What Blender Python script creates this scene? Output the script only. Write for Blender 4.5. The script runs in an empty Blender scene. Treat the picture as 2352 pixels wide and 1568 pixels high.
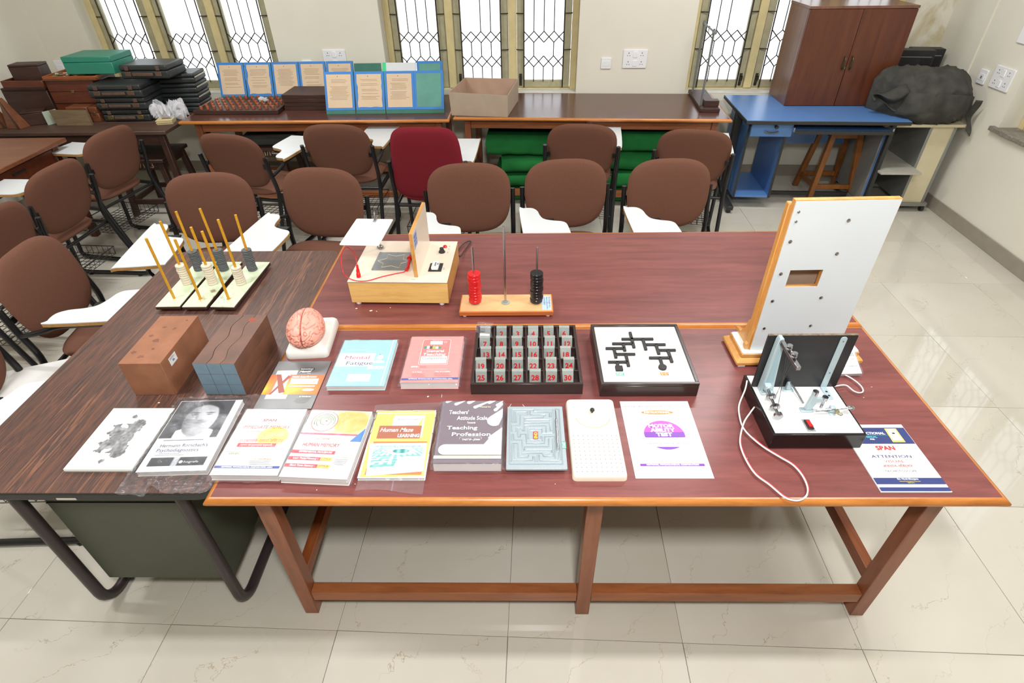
import bpy, math, random
from math import sin, cos, pi, radians as R
from mathutils import Matrix, Vector, noise
random.seed(7)
SC = bpy.context.scene
COL = SC.collection

# ---------------------------------------------------------------- camera
cam_d = bpy.data.cameras.new('camera'); cam = bpy.data.objects.new('camera', cam_d); COL.objects.link(cam)
cam_d.sensor_fit = 'HORIZONTAL'; cam_d.sensor_width = 36.0; cam_d.lens = 1272.26 / 2352 * 36.0
cam_d.clip_start = 0.02; cam_d.clip_end = 100
right = Vector((0.99984, 0.01128, -0.01423)); down = Vector((-0.00448, -0.60599, -0.79546)); fwd = Vector((-0.01759, 0.79539, -0.60584))
m = Matrix.Identity(4)
for i in range(3):
    m[i][0] = right[i]; m[i][1] = -down[i]; m[i][2] = -fwd[i]
m.translation = Vector((0.86024, -0.90977, 1.97916))
cam.matrix_world = m
SC.camera = cam

# ---------------------------------------------------------------- light
w = bpy.data.worlds.new('sky'); SC.world = w; w.use_nodes = True
bg = w.node_tree.nodes['Background']; bg.inputs[0].default_value = (0.93, 0.97, 1.0, 1); bg.inputs[1].default_value = 2.0

def area(name, loc, size, size_y, power, target=None, color=(1, 1, 1), spread=None):
    d = bpy.data.lights.new(name, 'AREA'); d.shape = 'RECTANGLE'; d.size = size; d.size_y = size_y
    d.energy = power; d.color = color
    if spread: d.spread = spread
    o = bpy.data.objects.new(name, d); COL.objects.link(o); o.location = loc
    if target is not None:
        o.rotation_euler = (Vector(target) - Vector(loc)).to_track_quat('-Z', 'Y').to_euler()
    return o
area('photo_lamp', (0.95, -1.0, 2.62), 0.22, 0.22, 58, (0.95, 1.0, 0.6), (1.0, 0.995, 0.985))
for k, (lx, ly) in enumerate([(-1.4, 0.2), (2.6, 0.2), (-1.4, 2.6), (2.4, 2.6)]):
    area('ceiling_fill_lamp', (lx, ly, 3.0), 1.2, 0.10, 48, (lx, ly, 0), (0.98, 0.99, 1.0))  # added fill light under the ceiling, no visible fitting behind it
vs = SC.view_settings
SC.display_settings.display_device = 'sRGB'
vs.view_transform = 'Standard'; vs.look = 'None'; vs.gamma = 1.0; vs.use_curve_mapping = False
vs.exposure = 0.0
SC.cycles.max_bounces = 8; SC.cycles.diffuse_bounces = 4; SC.cycles.transparent_max_bounces = 16
SC.cycles.sample_clamp_indirect = 6.0; SC.cycles.use_denoising = True
SC.cycles.caustics_reflective = False; SC.cycles.caustics_refractive = False

# ---------------------------------------------------------------- materials
def lin(c):
    if isinstance(c, str):
        c = [int(c[i:i + 2], 16) for i in (0, 2, 4)]
    out = []
    for x in c[:3]:
        x /= 255.0
        out.append(x / 12.92 if x <= 0.04045 else ((x + 0.055) / 1.055) ** 2.4)
    return (*out, 1)
MATS = {}
class NT:
    def __init__(s, name):
        s.m = bpy.data.materials.new(name); s.m.use_nodes = True
        s.t = s.m.node_tree; s.b = s.t.nodes['Principled BSDF']; s.out = s.t.nodes['Material Output']
    def n(s, typ, **kw):
        x = s.t.nodes.new(typ)
        for k, v in kw.items(): setattr(x, k, v)
        return x
    def l(s, a, b): s.t.links.new(a, b)
    def coord(s, scale=(1, 1, 1), rnd=False, rot=(0, 0, 0)):
        tc = s.n('ShaderNodeTexCoord'); mp = s.n('ShaderNodeMapping'); mp.inputs['Scale'].default_value = scale; mp.inputs['Rotation'].default_value = rot
        if rnd:
            oi = s.n('ShaderNodeObjectInfo'); mu = s.n('ShaderNodeVectorMath', operation='SCALE'); ad = s.n('ShaderNodeVectorMath', operation='ADD')
            cb = s.n('ShaderNodeCombineXYZ'); s.l(oi.outputs['Random'], cb.inputs[0]); s.l(oi.outputs['Random'], cb.inputs[1])
            s.l(cb.outputs[0], mu.inputs[0]); mu.inputs['Scale'].default_value = 37.0
            s.l(tc.outputs['Object'], ad.inputs[0]); s.l(mu.outputs[0], ad.inputs[1]); s.l(ad.outputs[0], mp.inputs['Vector'])
        else:
            s.l(tc.outputs['Object'], mp.inputs['Vector'])
        return mp.outputs[0]
    def noise(s, vec, scale=5, detail=3, rough=0.5, dist=0.0):
        x = s.n('ShaderNodeTexNoise'); x.inputs['Scale'].default_value = scale; x.inputs['Detail'].default_value = detail
        x.inputs['Roughness'].default_value = rough; x.inputs['Distortion'].default_value = dist
        s.l(vec, x.inputs['Vector']); return x.outputs['Fac']
    def ramp(s, fac, stops):
        r = s.n('ShaderNodeValToRGB'); e = r.color_ramp.elements
        while len(e) > 1: e.remove(e[-1])
        for i, (p, c) in enumerate(stops):
            el = e[0] if i == 0 else e.new(p)
            el.position = p; el.color = c
        s.l(fac, r.inputs[0]); return r.outputs[0]
    def bump(s, h, strength=0.2, dist=0.002):
        b = s.n('ShaderNodeBump'); b.inputs['Strength'].default_value = strength; b.inputs['Distance'].default_value = dist
        s.l(h, b.inputs['Height']); s.l(b.outputs[0], s.b.inputs['Normal'])
    def set(s, rough=0.5, metal=0.0, spec=0.5, coat=0.0):
        s.b.inputs['Roughness'].default_value = rough; s.b.inputs['Metallic'].default_value = metal
        s.b.inputs['Specular IOR Level'].default_value = spec; s.b.inputs['Coat Weight'].default_value = coat; s.b.inputs['Coat Roughness'].default_value = 0.15
    def col(s, sock): s.l(sock, s.b.inputs['Base Color'])

def sh(c, k): return tuple(min(1, x * k) for x in c[:3]) + (1,)
def M(name, c, rough=0.5, metal=0.0, spec=0.5, var=0.06, scale=12, bump=0.0, bscale=80, coat=0.0):
    """plain paint / plastic / paper / metal with slight mottling"""
    if name in MATS: return MATS[name]
    t = NT(name); t.set(rough, metal, spec, coat); c = lin(c)
    v = t.coord(rnd=True)
    f = t.noise(v, scale, 4)
    t.col(t.ramp(f, [(0.3, sh(c, 1 - var)), (0.7, sh(c, 1 + var))]))
    if bump: t.bump(t.noise(v, bscale, 3), bump)
    MATS[name] = t.m; return t.m
def WOOD(name, stops, scale=(1.2, 14, 14), rough=0.35, nscale=3.0, dist=0.6, spec=0.5, rot=(0, 0, 0), bump=0.05, fine=0.3):
    """grain runs along local X unless rotated"""
    if name in MATS: return MATS[name]
    t = NT(name); t.set(rough, 0, spec)
    v = t.coord(scale, rnd=True, rot=rot)
    f = t.noise(v, nscale, 6, 0.6, dist)
    f2 = t.noise(v, nscale * 7, 3, 0.6)
    mx = t.n('ShaderNodeMath', operation='MULTIPLY_ADD'); t.l(f2, mx.inputs[0]); mx.inputs[1].default_value = fine
    sb = t.n('ShaderNodeMath', operation='SUBTRACT'); t.l(f, sb.inputs[0]); sb.inputs[1].default_value = fine * 0.5
    t.l(sb.outputs[0], mx.inputs[2])
    t.col(t.ramp(mx.outputs[0], [(p, lin(c)) for p, c in stops]))
    if bump: t.bump(f2, bump, 0.001)
    MATS[name] = t.m; return t.m

M_wall = NT('wall_paint'); M_wall.set(0.75, 0, 0.25)
_v = M_wall.coord(); _f = M_wall.noise(_v, 1.3, 5, 0.6)
M_wall.col(M_wall.ramp(_f, [(0.3, lin((219, 214, 198))), (0.7, lin((226, 222, 208)))])); M_wall.bump(M_wall.noise(_v, 60, 3), 0.05)
M_wall = M_wall.m
def stained_wall():
    t = NT('stained_wall_paint'); t.set(0.75, 0, 0.25)
    tc = t.n('ShaderNodeTexCoord'); sp = t.n('ShaderNodeSeparateXYZ'); t.l(tc.outputs['Object'], sp.inputs[0])
    v = t.coord((1.6, 1.6, 0.9)); f = t.noise(v, 2.2, 6, 0.62, 0.8)
    # damp patches keep to the room corner: local x (along the wall) near 0
    mr = t.n('ShaderNodeMapRange'); t.l(sp.outputs[0], mr.inputs[0]); mr.inputs[1].default_value = -0.62; mr.inputs[2].default_value = -0.1
    mr.inputs[3].default_value = 0; mr.inputs[4].default_value = 1
    mr2 = t.n('ShaderNodeMapRange'); t.l(sp.outputs[2], mr2.inputs[0]); mr2.inputs[1].default_value = 0.95; mr2.inputs[2].default_value = 1.2
    mu = t.n('ShaderNodeMath', operation='MULTIPLY'); t.l(mr.outputs[0], mu.inputs[0]); t.l(mr2.outputs[0], mu.inputs[1])
    st = t.ramp(f, [(0.42, (0, 0, 0, 1)), (0.56, (1, 1, 1, 1))])
    mu2 = t.n('ShaderNodeMath', operation='MULTIPLY'); t.l(mu.outputs[0], mu2.inputs[0]); t.l(st, mu2.inputs[1])
    mx = t.n('ShaderNodeMixRGB'); t.l(mu2.outputs[0], mx.inputs[0])
    base = t.ramp(t.noise(t.coord(), 1.3, 5), [(0.3, lin((219, 214, 198))), (0.7, lin((226, 222, 208)))])
    t.l(base, mx.inputs[1]); mx.inputs[2].default_value = lin((190, 176, 136)); t.col(mx.outputs[0])
    return t.m
M_wall_st = stained_wall()

def tile_mat():
    t = NT('vitrified_floor_tile'); t.set(0.055, 0, 0.55)
    v = t.coord((1, 1, 1), rnd=True)
    f = t.noise(v, 1.6, 4)
    base = t.ramp(f, [(0.3, lin((190, 184, 170))), (0.7, lin((203, 198, 186)))])
    # thin brown veins: wavering diagonal lines, broken up
    n1 = t.noise(t.coord((1, 1, 1), rnd=True), 2.6, 6, 0.62, 0.3)
    sx = t.n('ShaderNodeSeparateXYZ'); t.l(t.coord((1, 1, 1), rnd=True, rot=(0, 0, 0.72)), sx.inputs[0])
    w0 = t.n('ShaderNodeMath', operation='MULTIPLY_ADD'); t.l(n1, w0.inputs[0]); w0.inputs[1].default_value = 2.6
    w1 = t.n('ShaderNodeMath', operation='MULTIPLY'); t.l(sx.outputs[0], w1.inputs[0]); w1.inputs[1].default_value = 5.2; t.l(w1.outputs[0], w0.inputs[2])
    fr = t.n('ShaderNodeMath', operation='FRACT'); t.l(w0.outputs[0], fr.inputs[0])
    d = t.n('ShaderNodeMath', operation='SUBTRACT'); t.l(fr.outputs[0], d.inputs[0]); d.inputs[1].default_value = 0.5
    a = t.n('ShaderNodeMath', operation='ABSOLUTE'); t.l(d.outputs[0], a.inputs[0])
    line = t.ramp(a.outputs[0], [(0.0, (1, 1, 1, 1)), (0.011, (0, 0, 0, 1))])
    gate = t.ramp(t.noise(v, 3.4, 2), [(0.40, (0, 0, 0, 1)), (0.60, (0.8, 0.8, 0.8, 1))])
    mu = t.n('ShaderNodeMath', operation='MULTIPLY'); t.l(line, mu.inputs[0]); t.l(gate, mu.inputs[1])
    mx = t.n('ShaderNodeMixRGB'); t.l(mu.outputs[0], mx.inputs[0]); t.l(base, mx.inputs[1]); mx.inputs[2].default_value = lin((158, 134, 104))
    t.col(mx.outputs[0]); return t.m
M_tile = tile_mat()
M_grout = M('grout', (120, 112, 100), 0.8)
M_skirt = M('skirting_tile', (150, 141, 128), 0.3)
M_frame = M('cream_window_paint', (208, 192, 142), 0.5, var=0.08)
M_sash = M('grey_green_sash_paint', (168, 162, 132), 0.45, var=0.1, scale=20)
M_iron = M('dark_iron', (52, 46, 34), 0.5, 0.3)
M_stone = M('grey_sill_stone', (128, 122, 110), 0.7, var=0.25, scale=40, bump=0.4)
M_sillw = M('sill_whitewash', (214, 212, 202), 0.6)
def glass_mat():
    t = NT('window_glass')
    tr = t.n('ShaderNodeBsdfTransparent'); gl = t.n('ShaderNodeBsdfGlossy'); gl.inputs['Roughness'].default_value = 0.03
    mx = t.n('ShaderNodeMixShader'); lw = t.n('ShaderNodeLayerWeight'); lw.inputs[0].default_value = 0.12
    t.l(lw.outputs['Fresnel'], mx.inputs[0]); t.l(tr.outputs[0], mx.inputs[1]); t.l(gl.outputs[0], mx.inputs[2]); t.l(mx.outputs[0], t.out.inputs['Surface'])
    return t.m
M_glass = glass_mat()
def film_mat(name='clear_plastic_film', dif=0.075, bmp=0.5, ns=22, fz=0.18):
    t = NT(name)
    tr = t.n('ShaderNodeBsdfTransparent'); tr.inputs[0].default_value = (0.97, 0.97, 0.98, 1)
    gl = t.n('ShaderNodeBsdfGlossy'); gl.inputs['Roughness'].default_value = 0.16
    df = t.n('ShaderNodeBsdfDiffuse'); df.inputs[0].default_value = (0.85, 0.83, 0.87, 1)
    bp = t.n('ShaderNodeBump'); bp.inputs['Strength'].default_value = bmp; bp.inputs['Distance'].default_value = 0.003
    t.l(t.noise(t.coord(rnd=True), ns, 4, 0.6, 1.2), bp.inputs['Height'])
    t.l(bp.outputs[0], gl.inputs['Normal']); t.l(bp.outputs[0], df.inputs['Normal'])
    m1 = t.n('ShaderNodeMixShader'); m1.inputs[0].default_value = dif; t.l(tr.outputs[0], m1.inputs[1]); t.l(df.outputs[0], m1.inputs[2])
    m2 = t.n('ShaderNodeMixShader'); lw = t.n('ShaderNodeLayerWeight'); lw.inputs[0].default_value = fz; t.l(bp.outputs[0], lw.inputs['Normal'])
    t.l(lw.outputs['Fresnel'], m2.inputs[0]); t.l(m1.outputs[0], m2.inputs[1]); t.l(gl.outputs[0], m2.inputs[2]); t.l(m2.outputs[0], t.out.inputs['Surface'])
    return t.m
M_film = film_mat(); M_bagfilm = film_mat('crinkled_bag_film', 0.06, 0.7, 30, 0.20)
def vcol_mat():
    t = NT('printed_picture'); t.set(0.35); a = t.n('ShaderNodeVertexColor'); a.layer_name = 'ink'; t.col(a.outputs[0]); return t.m
M_ink = vcol_mat()

# ---------------------------------------------------------------- mesh builder
def rotz(a): return Matrix.Rotation(a, 4, 'Z')
def TR(x, y, z): return Matrix.Translation((x, y, z))
class MB:
    def __init__(s): s.v = []; s.f = []
    def add(s, vs, fs, M=None):
        o = len(s.v)
        s.v += [tuple(M @ Vector(p)) if M else tuple(p) for p in vs]
        s.f += [tuple(o + i for i in f) for f in fs]; return s
    def box(s, a, b, M=None):
        x0, x1 = sorted((a[0], b[0])); y0, y1 = sorted((a[1], b[1])); z0, z1 = sorted((a[2], b[2]))
        return s.add([(x0, y0, z0), (x1, y0, z0), (x1, y1, z0), (x0, y1, z0), (x0, y0, z1), (x1, y0, z1), (x1, y1, z1), (x0, y1, z1)],
                     [(3, 2, 1, 0), (4, 5, 6, 7), (0, 1, 5, 4), (1, 2, 6, 5), (2, 3, 7, 6), (3, 0, 4, 7)], M)
    def prism(s, poly, z0, z1, M=None):
        n = len(poly); a = sum(poly[i][0] * poly[(i + 1) % n][1] - poly[(i + 1) % n][0] * poly[i][1] for i in range(n))
        if a < 0: poly = list(reversed(poly))
        vs = [(x, y, z0) for x, y in poly] + [(x, y, z1) for x, y in poly]
        fs = [tuple(range(n - 1, -1, -1)), tuple(range(n, 2 * n))] + [(i, (i + 1) % n, n + (i + 1) % n, n + i) for i in range(n)]
        return s.add(vs, fs, M)
    def loft(s, rings, closed=False, caps=True, M=None):
        n = len(rings[0]); vs = [p for r in rings for p in r]; fs = []
        k = len(rings)
        for j in range(k if closed else k - 1):
            a = j * n; b = ((j + 1) % k) * n
            fs += [(a + i, a + (i + 1) % n, b + (i + 1) % n, b + i) for i in range(n)]
        if caps and not closed:
            fs += [tuple(range(n - 1, -1, -1)), tuple((k - 1) * n + i for i in range(n))]
        return s.add(vs, fs, M)
    def tube(s, pts, r, n=8, closed=False, M=None, caps=True):
        P = [Vector(p) for p in pts]; k = len(P); rings = []
        ref = None
        for i in range(k):
            if closed: d = (P[(i + 1) % k] - P[i - 1])
            else: d = P[min(i + 1, k - 1)] - P[max(i - 1, 0)]
            d.normalize()
            if ref is None:
                up = Vector((0, 0, 1)) if abs(d.z) < 0.9 else Vector((1, 0, 0))
                ref = (up - d * up.dot(d)).normalized()
            else:
                ref = (ref - d * ref.dot(d)).normalized()
            b = d.cross(ref); rr = r[i] if isinstance(r, (list, tuple)) else r
            rings.append([tuple(P[i] + ref * rr * cos(2 * pi * j / n) + b * rr * sin(2 * pi * j / n)) for j in range(n)])
        return s.loft(rings, closed, caps, M)
    def cyl(s, p0, p1, r, n=12, r1=None, M=None):
        return s.tube([p0, p1], [r, r if r1 is None else r1], n, M=M)
    def lathe(s, prof, n=20, M=None):
        rings = [[(r * cos(2 * pi * j / n), r * sin(2 * pi * j / n), z) for j in range(n)] for r, z in prof]
        return s.loft(rings, M=M)
    def surf(s, fn, nu, nv, M=None, wrap=False):
        vs = [fn(i / nu, j / nv) for j in range(nv + 1) for i in range(nu + 1)]
        fs = [(j * (nu + 1) + i, j * (nu + 1) + i + 1, (j + 1) * (nu + 1) + i + 1, (j + 1) * (nu + 1) + i) for j in range(nv) for i in range(nu)]
        return s.add(vs, fs, M)
    def build(s, name, mat, parent=None, loc=None, rot=None, bevel=0.0, seg=1, smooth=35, sub=0):
        me = bpy.data.meshes.new(name); me.from_pydata(s.v, [], s.f); me.materials.append(mat)
        if smooth:
            me.polygons.foreach_set('use_smooth', [True] * len(me.polygons))
            me.set_sharp_from_angle(angle=R(smooth))
        me.update()
        o = bpy.data.objects.new(name, me); COL.objects.link(o)
        if parent: o.parent = parent
        if loc: o.location = loc
        if rot: o.rotation_euler = rot
        if bevel:
            b = o.modifiers.new('bevel', 'BEVEL'); b.width = bevel; b.segments = seg; b.limit_method = 'ANGLE'; b.angle_limit = R(40)
        if sub:
            b = o.modifiers.new('sub', 'SUBSURF'); b.levels = sub; b.render_levels = sub
        return o
def rpoly(x0, y0, x1, y1, r, n=5):
    out = []
    for cx, cy, a in ((x1 - r, y1 - r, 0), (x0 + r, y1 - r, 90), (x0 + r, y0 + r, 180), (x1 - r, y0 + r, 270)):
        out += [(cx + r * cos(R(a + 90 * k / n)), cy + r * sin(R(a + 90 * k / n))) for k in range(n + 1)]
    return out
def spline(pts, n=6, closed=False):
    P = [Vector(p) for p in pts]; k = len(P); out = []
    for i in range(k if closed else k - 1):
        p0 = P[(i - 1) % k] if closed else P[max(i - 1, 0)]; p1 = P[i]; p2 = P[(i + 1) % k]
        p3 = P[(i + 2) % k] if closed else P[min(i + 2, k - 1)]
        for j in range(n):
            t = j / n
            out.append(0.5 * ((2 * p1) + (p2 - p0) * t + (2 * p0 - 5 * p1 + 4 * p2 - p3) * t * t + (3 * p1 - p0 - 3 * p2 + p3) * t ** 3))
    if not closed: out.append(P[-1])
    return [tuple(p) for p in out]
def tag(o, label=None, cat=None, group=None, kind=None):
    if label: o['label'] = label
    if cat: o['category'] = cat
    if group: o['group'] = group
    if kind: o['kind'] = kind
    return o
def thing(name, label, cat, loc=(0, 0, 0), rz=0.0, group=None):
    o = bpy.data.objects.new(name, None); COL.objects.link(o); o.location = loc; o.rotation_euler = (0, 0, R(rz)); o.empty_display_size = 0.05
    return tag(o, label, cat, group)
def struct(name, kind='structure', loc=(0, 0, 0), rz=0.0):
    o = bpy.data.objects.new(name, None); COL.objects.link(o); o.location = loc; o.rotation_euler = (0, 0, R(rz)); o['kind'] = kind; return o
def kids(o): return list(o.children)
def dup(root, loc, rz, label=None, group=None):
    def cp(o, par):
        c = o.copy(); COL.objects.link(c); c.parent = par
        for ch in kids(o): cp(ch, c)
        return c
    r = cp(root, None); r.location = loc; r.rotation_euler = (0, 0, R(rz))
    return tag(r, label, None, group)
_fc = {}
def text(s, size, x, y, z, mat, parent, name='lettering', width=None, align='LEFT', rz=0.0, shear=0.0, bold=0.0, M=None, height=None):
    """flat lettering: real outline text turned into a mesh, lying in the local XY plane (M places it elsewhere)"""
    c = bpy.data.curves.new('txt', 'FONT'); c.body = s; c.size = size; c.align_x = align; c.shear = shear; c.offset = bold; c.resolution_u = 2
    o = bpy.data.objects.new('txt', c); COL.objects.link(o)
    me = bpy.data.meshes.new_from_object(o); COL.objects.unlink(o); bpy.data.objects.remove(o)
    if len(me.vertices):
        xs = [v.co.x for v in me.vertices]; w_ = max(xs) - min(xs); x0 = min(xs)
        k = width / w_ if width and w_ > 1e-6 else 1.0
        for v in me.vertices: v.co.x = (v.co.x - (x0 if align == 'LEFT' else 0)) * k
    me.name = name; me.materials.clear(); me.materials.append(mat)
    me.transform((M or Matrix.Identity(4)) @ TR(x, y, z) @ rotz(rz))
    q = bpy.data.objects.new(name, me); COL.objects.link(q); q.parent = parent
    return q
def picture(fn, x0, y0, x1, y1, z, nx, ny, parent, name='printed_picture', mask=None, M=None, quad=None):
    """flat print whose colours are stored per vertex; fn(u,v)->sRGB 0..255"""
    vs = []; cols = []
    for j in range(ny + 1):
        for i in range(nx + 1):
            u, v = i / nx, j / ny
            if quad:
                a, b, c, d = quad
                X = (1 - u) * (1 - v) * a[0] + u * (1 - v) * b[0] + u * v * c[0] + (1 - u) * v * d[0]
                Y = (1 - u) * (1 - v) * a[1] + u * (1 - v) * b[1] + u * v * c[1] + (1 - u) * v * d[1]
            else: X = x0 + (x1 - x0) * u; Y = y0 + (y1 - y0) * v
            vs.append((X, Y, z)); cols.append(lin(fn(u, v)))
    fs = []
    for j in range(ny):
        for i in range(nx):
            if mask and not mask((i + .5) / nx, (j + .5) / ny): continue
            a = j * (nx + 1) + i; fs.append((a, a + 1, a + nx + 2, a + nx + 1))
    me = bpy.data.meshes.new(name); me.from_pydata(vs, [], fs)
    at = me.color_attributes.new('ink', 'FLOAT_COLOR', 'POINT')
    at.data.foreach_set('color', [x for c in cols for x in c])
    me.materials.append(M_ink)
    if M: me.transform(M)
    o = bpy.data.objects.new(name, me); COL.objects.link(o); o.parent = parent
    return o
# ================================================================ ROOM
RX, RY, RA = 4.33, 4.25, -2.8            # back-right corner of the room and its turn against the tables
ROOM_L, ROOM_D, ROOM_H = 7.78, 7.9, 3.12
def room(x, y, z=0):
    return (RX + x * cos(R(RA)) - y * sin(R(RA)), RY + x * sin(R(RA)) + y * cos(R(RA)), z)
def rstruct(mb, name, mat, **k):
    o = mb.build(name, mat, loc=(RX, RY, 0), rot=(0, 0, R(RA)), **k); o['kind'] = 'structure'; return o
SILL, HEAD, WT = 0.735, 2.15, 0.26
WINS = [-7.33, -4.67, -2.02]; WW = 1.69
wb = MB(); x = -ROOM_L - WT
for wx in WINS:
    wb.box((x, 0, 0), (wx, WT, ROOM_H)); wb.box((wx, 0, 0), (wx + WW, WT, SILL)); wb.box((wx, 0, HEAD), (wx + WW, WT, ROOM_H)); x = wx + WW
wb.box((x, 0, 0), (WT, WT, ROOM_H)); rstruct(wb, 'wall_back', M_wall_st)
RW0, RW1 = -2.73, -1.04
wr = MB(); wr.box((0, 0, 0), (WT, RW1, ROOM_H)); wr.box((0, RW1, 0), (WT, RW0, 0.74)); wr.box((0, RW1, HEAD), (WT, RW0, ROOM_H)); wr.box((0, RW0, 0), (WT, -ROOM_D, ROOM_H))
wr.box((-0.012, -0.475, 0), (0.01, -0.0, ROOM_H))       # shallow pier at the corner
rstruct(wr, 'wall_right', M_wall)
rstruct(MB().box((-ROOM_L, 0, 0), (-ROOM_L - WT, -ROOM_D, ROOM_H)), 'wall_left', M_wall)
rstruct(MB().box((-ROOM_L - WT, -ROOM_D, 0), (WT, -ROOM_D - WT, ROOM_H)), 'wall_front', M_wall)
rstruct(MB().box((-ROOM_L - WT, WT, ROOM_H), (WT, -ROOM_D - WT, ROOM_H + 0.2)), 'ceiling', M('ceiling_paint', (232, 230, 222), 0.8))
rstruct(MB().box((-ROOM_L, -0.012, 0.0), (0, 0, 0.10)), 'baseboard_back', M_skirt, bevel=0.002)
rstruct(MB().box((-0.014, -0.0, 0.0), (0, -ROOM_D, 0.10)), 'baseboard_right', M_skirt, bevel=0.002)
rstruct(MB().box((-ROOM_L, 0, 0.0), (-ROOM_L + 0.012, -ROOM_D, 0.10)), 'baseboard_left', M_skirt, bevel=0.002)

# floor: a slab with every tile laid on it
fl = struct('floor')
sl = MB().box((-ROOM_L - 0.1, 0.1, -0.08), (0.1, -ROOM_D - 0.1, -0.003)).build('floor_slab', M_grout, fl, loc=(RX, RY, 0), rot=(0, 0, R(RA)))
TA = -1.75; tb = MB().box((-0.2993, -0.2993, -0.012), (0.2993, 0.2993, 0.0))
tile0 = None
ca, sa = cos(R(TA)), sin(R(TA))
for i in range(-6, 11):
    for j in range(-6, 9):
        X = -0.992 + ca * 0.6 * (i + .5) - sa * 0.6 * (j + .5); Y = 0.054 + sa * 0.6 * (i + .5) + ca * 0.6 * (j + .5)
        if not (-3.75 < X < 4.75 and -3.6 < Y < 4.9): continue
        if tile0 is None:
            tile0 = t = tb.build('floor_tile', M_tile, fl, bevel=0.0012)
        else:
            t = tile0.copy(); COL.objects.link(t); t.parent = fl
        t.location = (X, Y, 0); t.rotation_euler = (0, 0, R(TA))

# windows
def window(n, loc, rz, missing=(), latches=()):
    w_ = struct('window_%d' % n, loc=loc, rz=rz)
    J, MU, LW = 0.055, 0.07, (WW - 0.11 - 0.14) / 3
    f = MB(); d0, d1 = 0.13, 0.19
    f.box((0, d0, SILL), (J, d1, HEAD)); f.box((WW - J, d0, SILL), (WW, d1, HEAD)); f.box((0, d0, HEAD - J), (WW, d1, HEAD)); f.box((J, d0 + .005, SILL - .0), (WW - J, d1, SILL + .012))
    f.build('frame', M_frame, w_, bevel=0.004)
    MB().box((0.0, 0.0, SILL - 0.004), (WW, 0.2, SILL + 0.003)).build('sill', M_sillw, w_, bevel=0.002)
    leaves = []
    x = J
    for k in range(3):
        a, b = x + 0.004, x + LW - 0.004
        s_ = MB(); st = 0.062; z0, z1 = SILL + 0.014, HEAD - J - .004; e0, e1 = 0.142, 0.178
        s_.box((a, e0, z0), (a + st, e1, z1)); s_.box((b - st, e0, z0), (b, e1, z1)); s_.box((a + st, e0, z0), (b - st, e1, z0 + st)); s_.box((a + st, e0, z1 - st), (b - st, e1, z1))
        so = s_.build('sash', M_sash, w_, bevel=0.003)
        MB().box((a + st - .005, 0.158, z0 + st - .005), (b - st + .005, 0.162, z1 - st + .005)).build('pane', M_glass, so)
        # grille of bent rods on the room side
        g = MB(); gy = 0.118; r = 0.0042
        xs = [a + st + (b - a - 2 * st) * q / 4 for q in range(5)]
        Z = [1.207, 1.122, 1.015, 0.927]; bot = SILL + 0.078; top = z1 - 0.02
        for q in range(5):
            rr = 0.006 if q in (0, 4) else r
            if q in (0, 4): g.cyl((xs[q], gy, bot - .06), (xs[q], gy, top), rr, 6)
            else:
                if (k, q, 'top') not in missing: g.cyl((xs[q], gy, Z[0]), (xs[q], gy, top), rr, 6)
                if (k, q, 'mid') not in missing: g.cyl((xs[q], gy, Z[1]), (xs[q], gy, Z[2]), rr, 6)
                if (k, q, 'bot') not in missing: g.cyl((xs[q], gy, Z[3]), (xs[q], gy, bot - .01), rr, 6)
        for q in range(4):
            for zt, zb in ((Z[0], Z[1]), (Z[2], Z[3])):
                g.cyl((xs[q], gy, zt), (xs[q + 1], gy, zb), r, 6); g.cyl((xs[q + 1], gy - .006, zt), (xs[q], gy - .006, zb), r, 6)
        for zz in (1.062, 1.34, 1.62, 1.9):
            g.cyl((xs[0], gy, zz), (a - .004, gy + .02, zz), 0.004, 6); g.cyl((xs[4], gy, zz), (b + .004, gy + .02, zz), 0.004, 6)
        g.build('grille', M_iron, w_, smooth=60)
        if k in latches:
            xl = a + .03 if k else b - .03
            MB().box((xl - .012, .136, SILL + .03), (xl + .012, .143, SILL + .13)).tube(spline([(xl - .01, .13, SILL + .12), (xl + .01, .122, SILL + .11), (xl + .008, .12, SILL + .075), (xl - .006, .122, SILL + .06), (xl + .004, .126, SILL + .04)], 4), .004, 6).build('latch', M_iron, w_, bevel=.001)
        x += LW
        if k < 2:
            MB().box((x, d0 - .004, SILL + .012), (x + MU, d1, HEAD - J)).build('mullion', M_frame, w_, bevel=0.004)
            x += MU
    return w_
window(1, room(WINS[0], 0), RA, {(1, 1, 'top'), (1, 2, 'top')})
window(2, room(WINS[1], 0), RA, {(1, 1, 'top'), (2, 2, 'mid')}, (1, 2))
window(3, room(WINS[2], 0), RA, {(0, 3, 'top')}, (0, 1))
window(4, room(0, RW1), RA - 90, {(1, 1, 'mid')})
# chipped stone sill of the right-hand window
s4 = MB()
for k in range(14):
    y0 = RW1 + 0.05 - k * 0.13
    s4.box((-0.03 - random.uniform(0, .012), y0, 0.715 + random.uniform(0, .006)), (0.135, y0 - 0.13, 0.745))
rstruct(s4, 'trim_1', M_stone, bevel=0.004)

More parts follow.
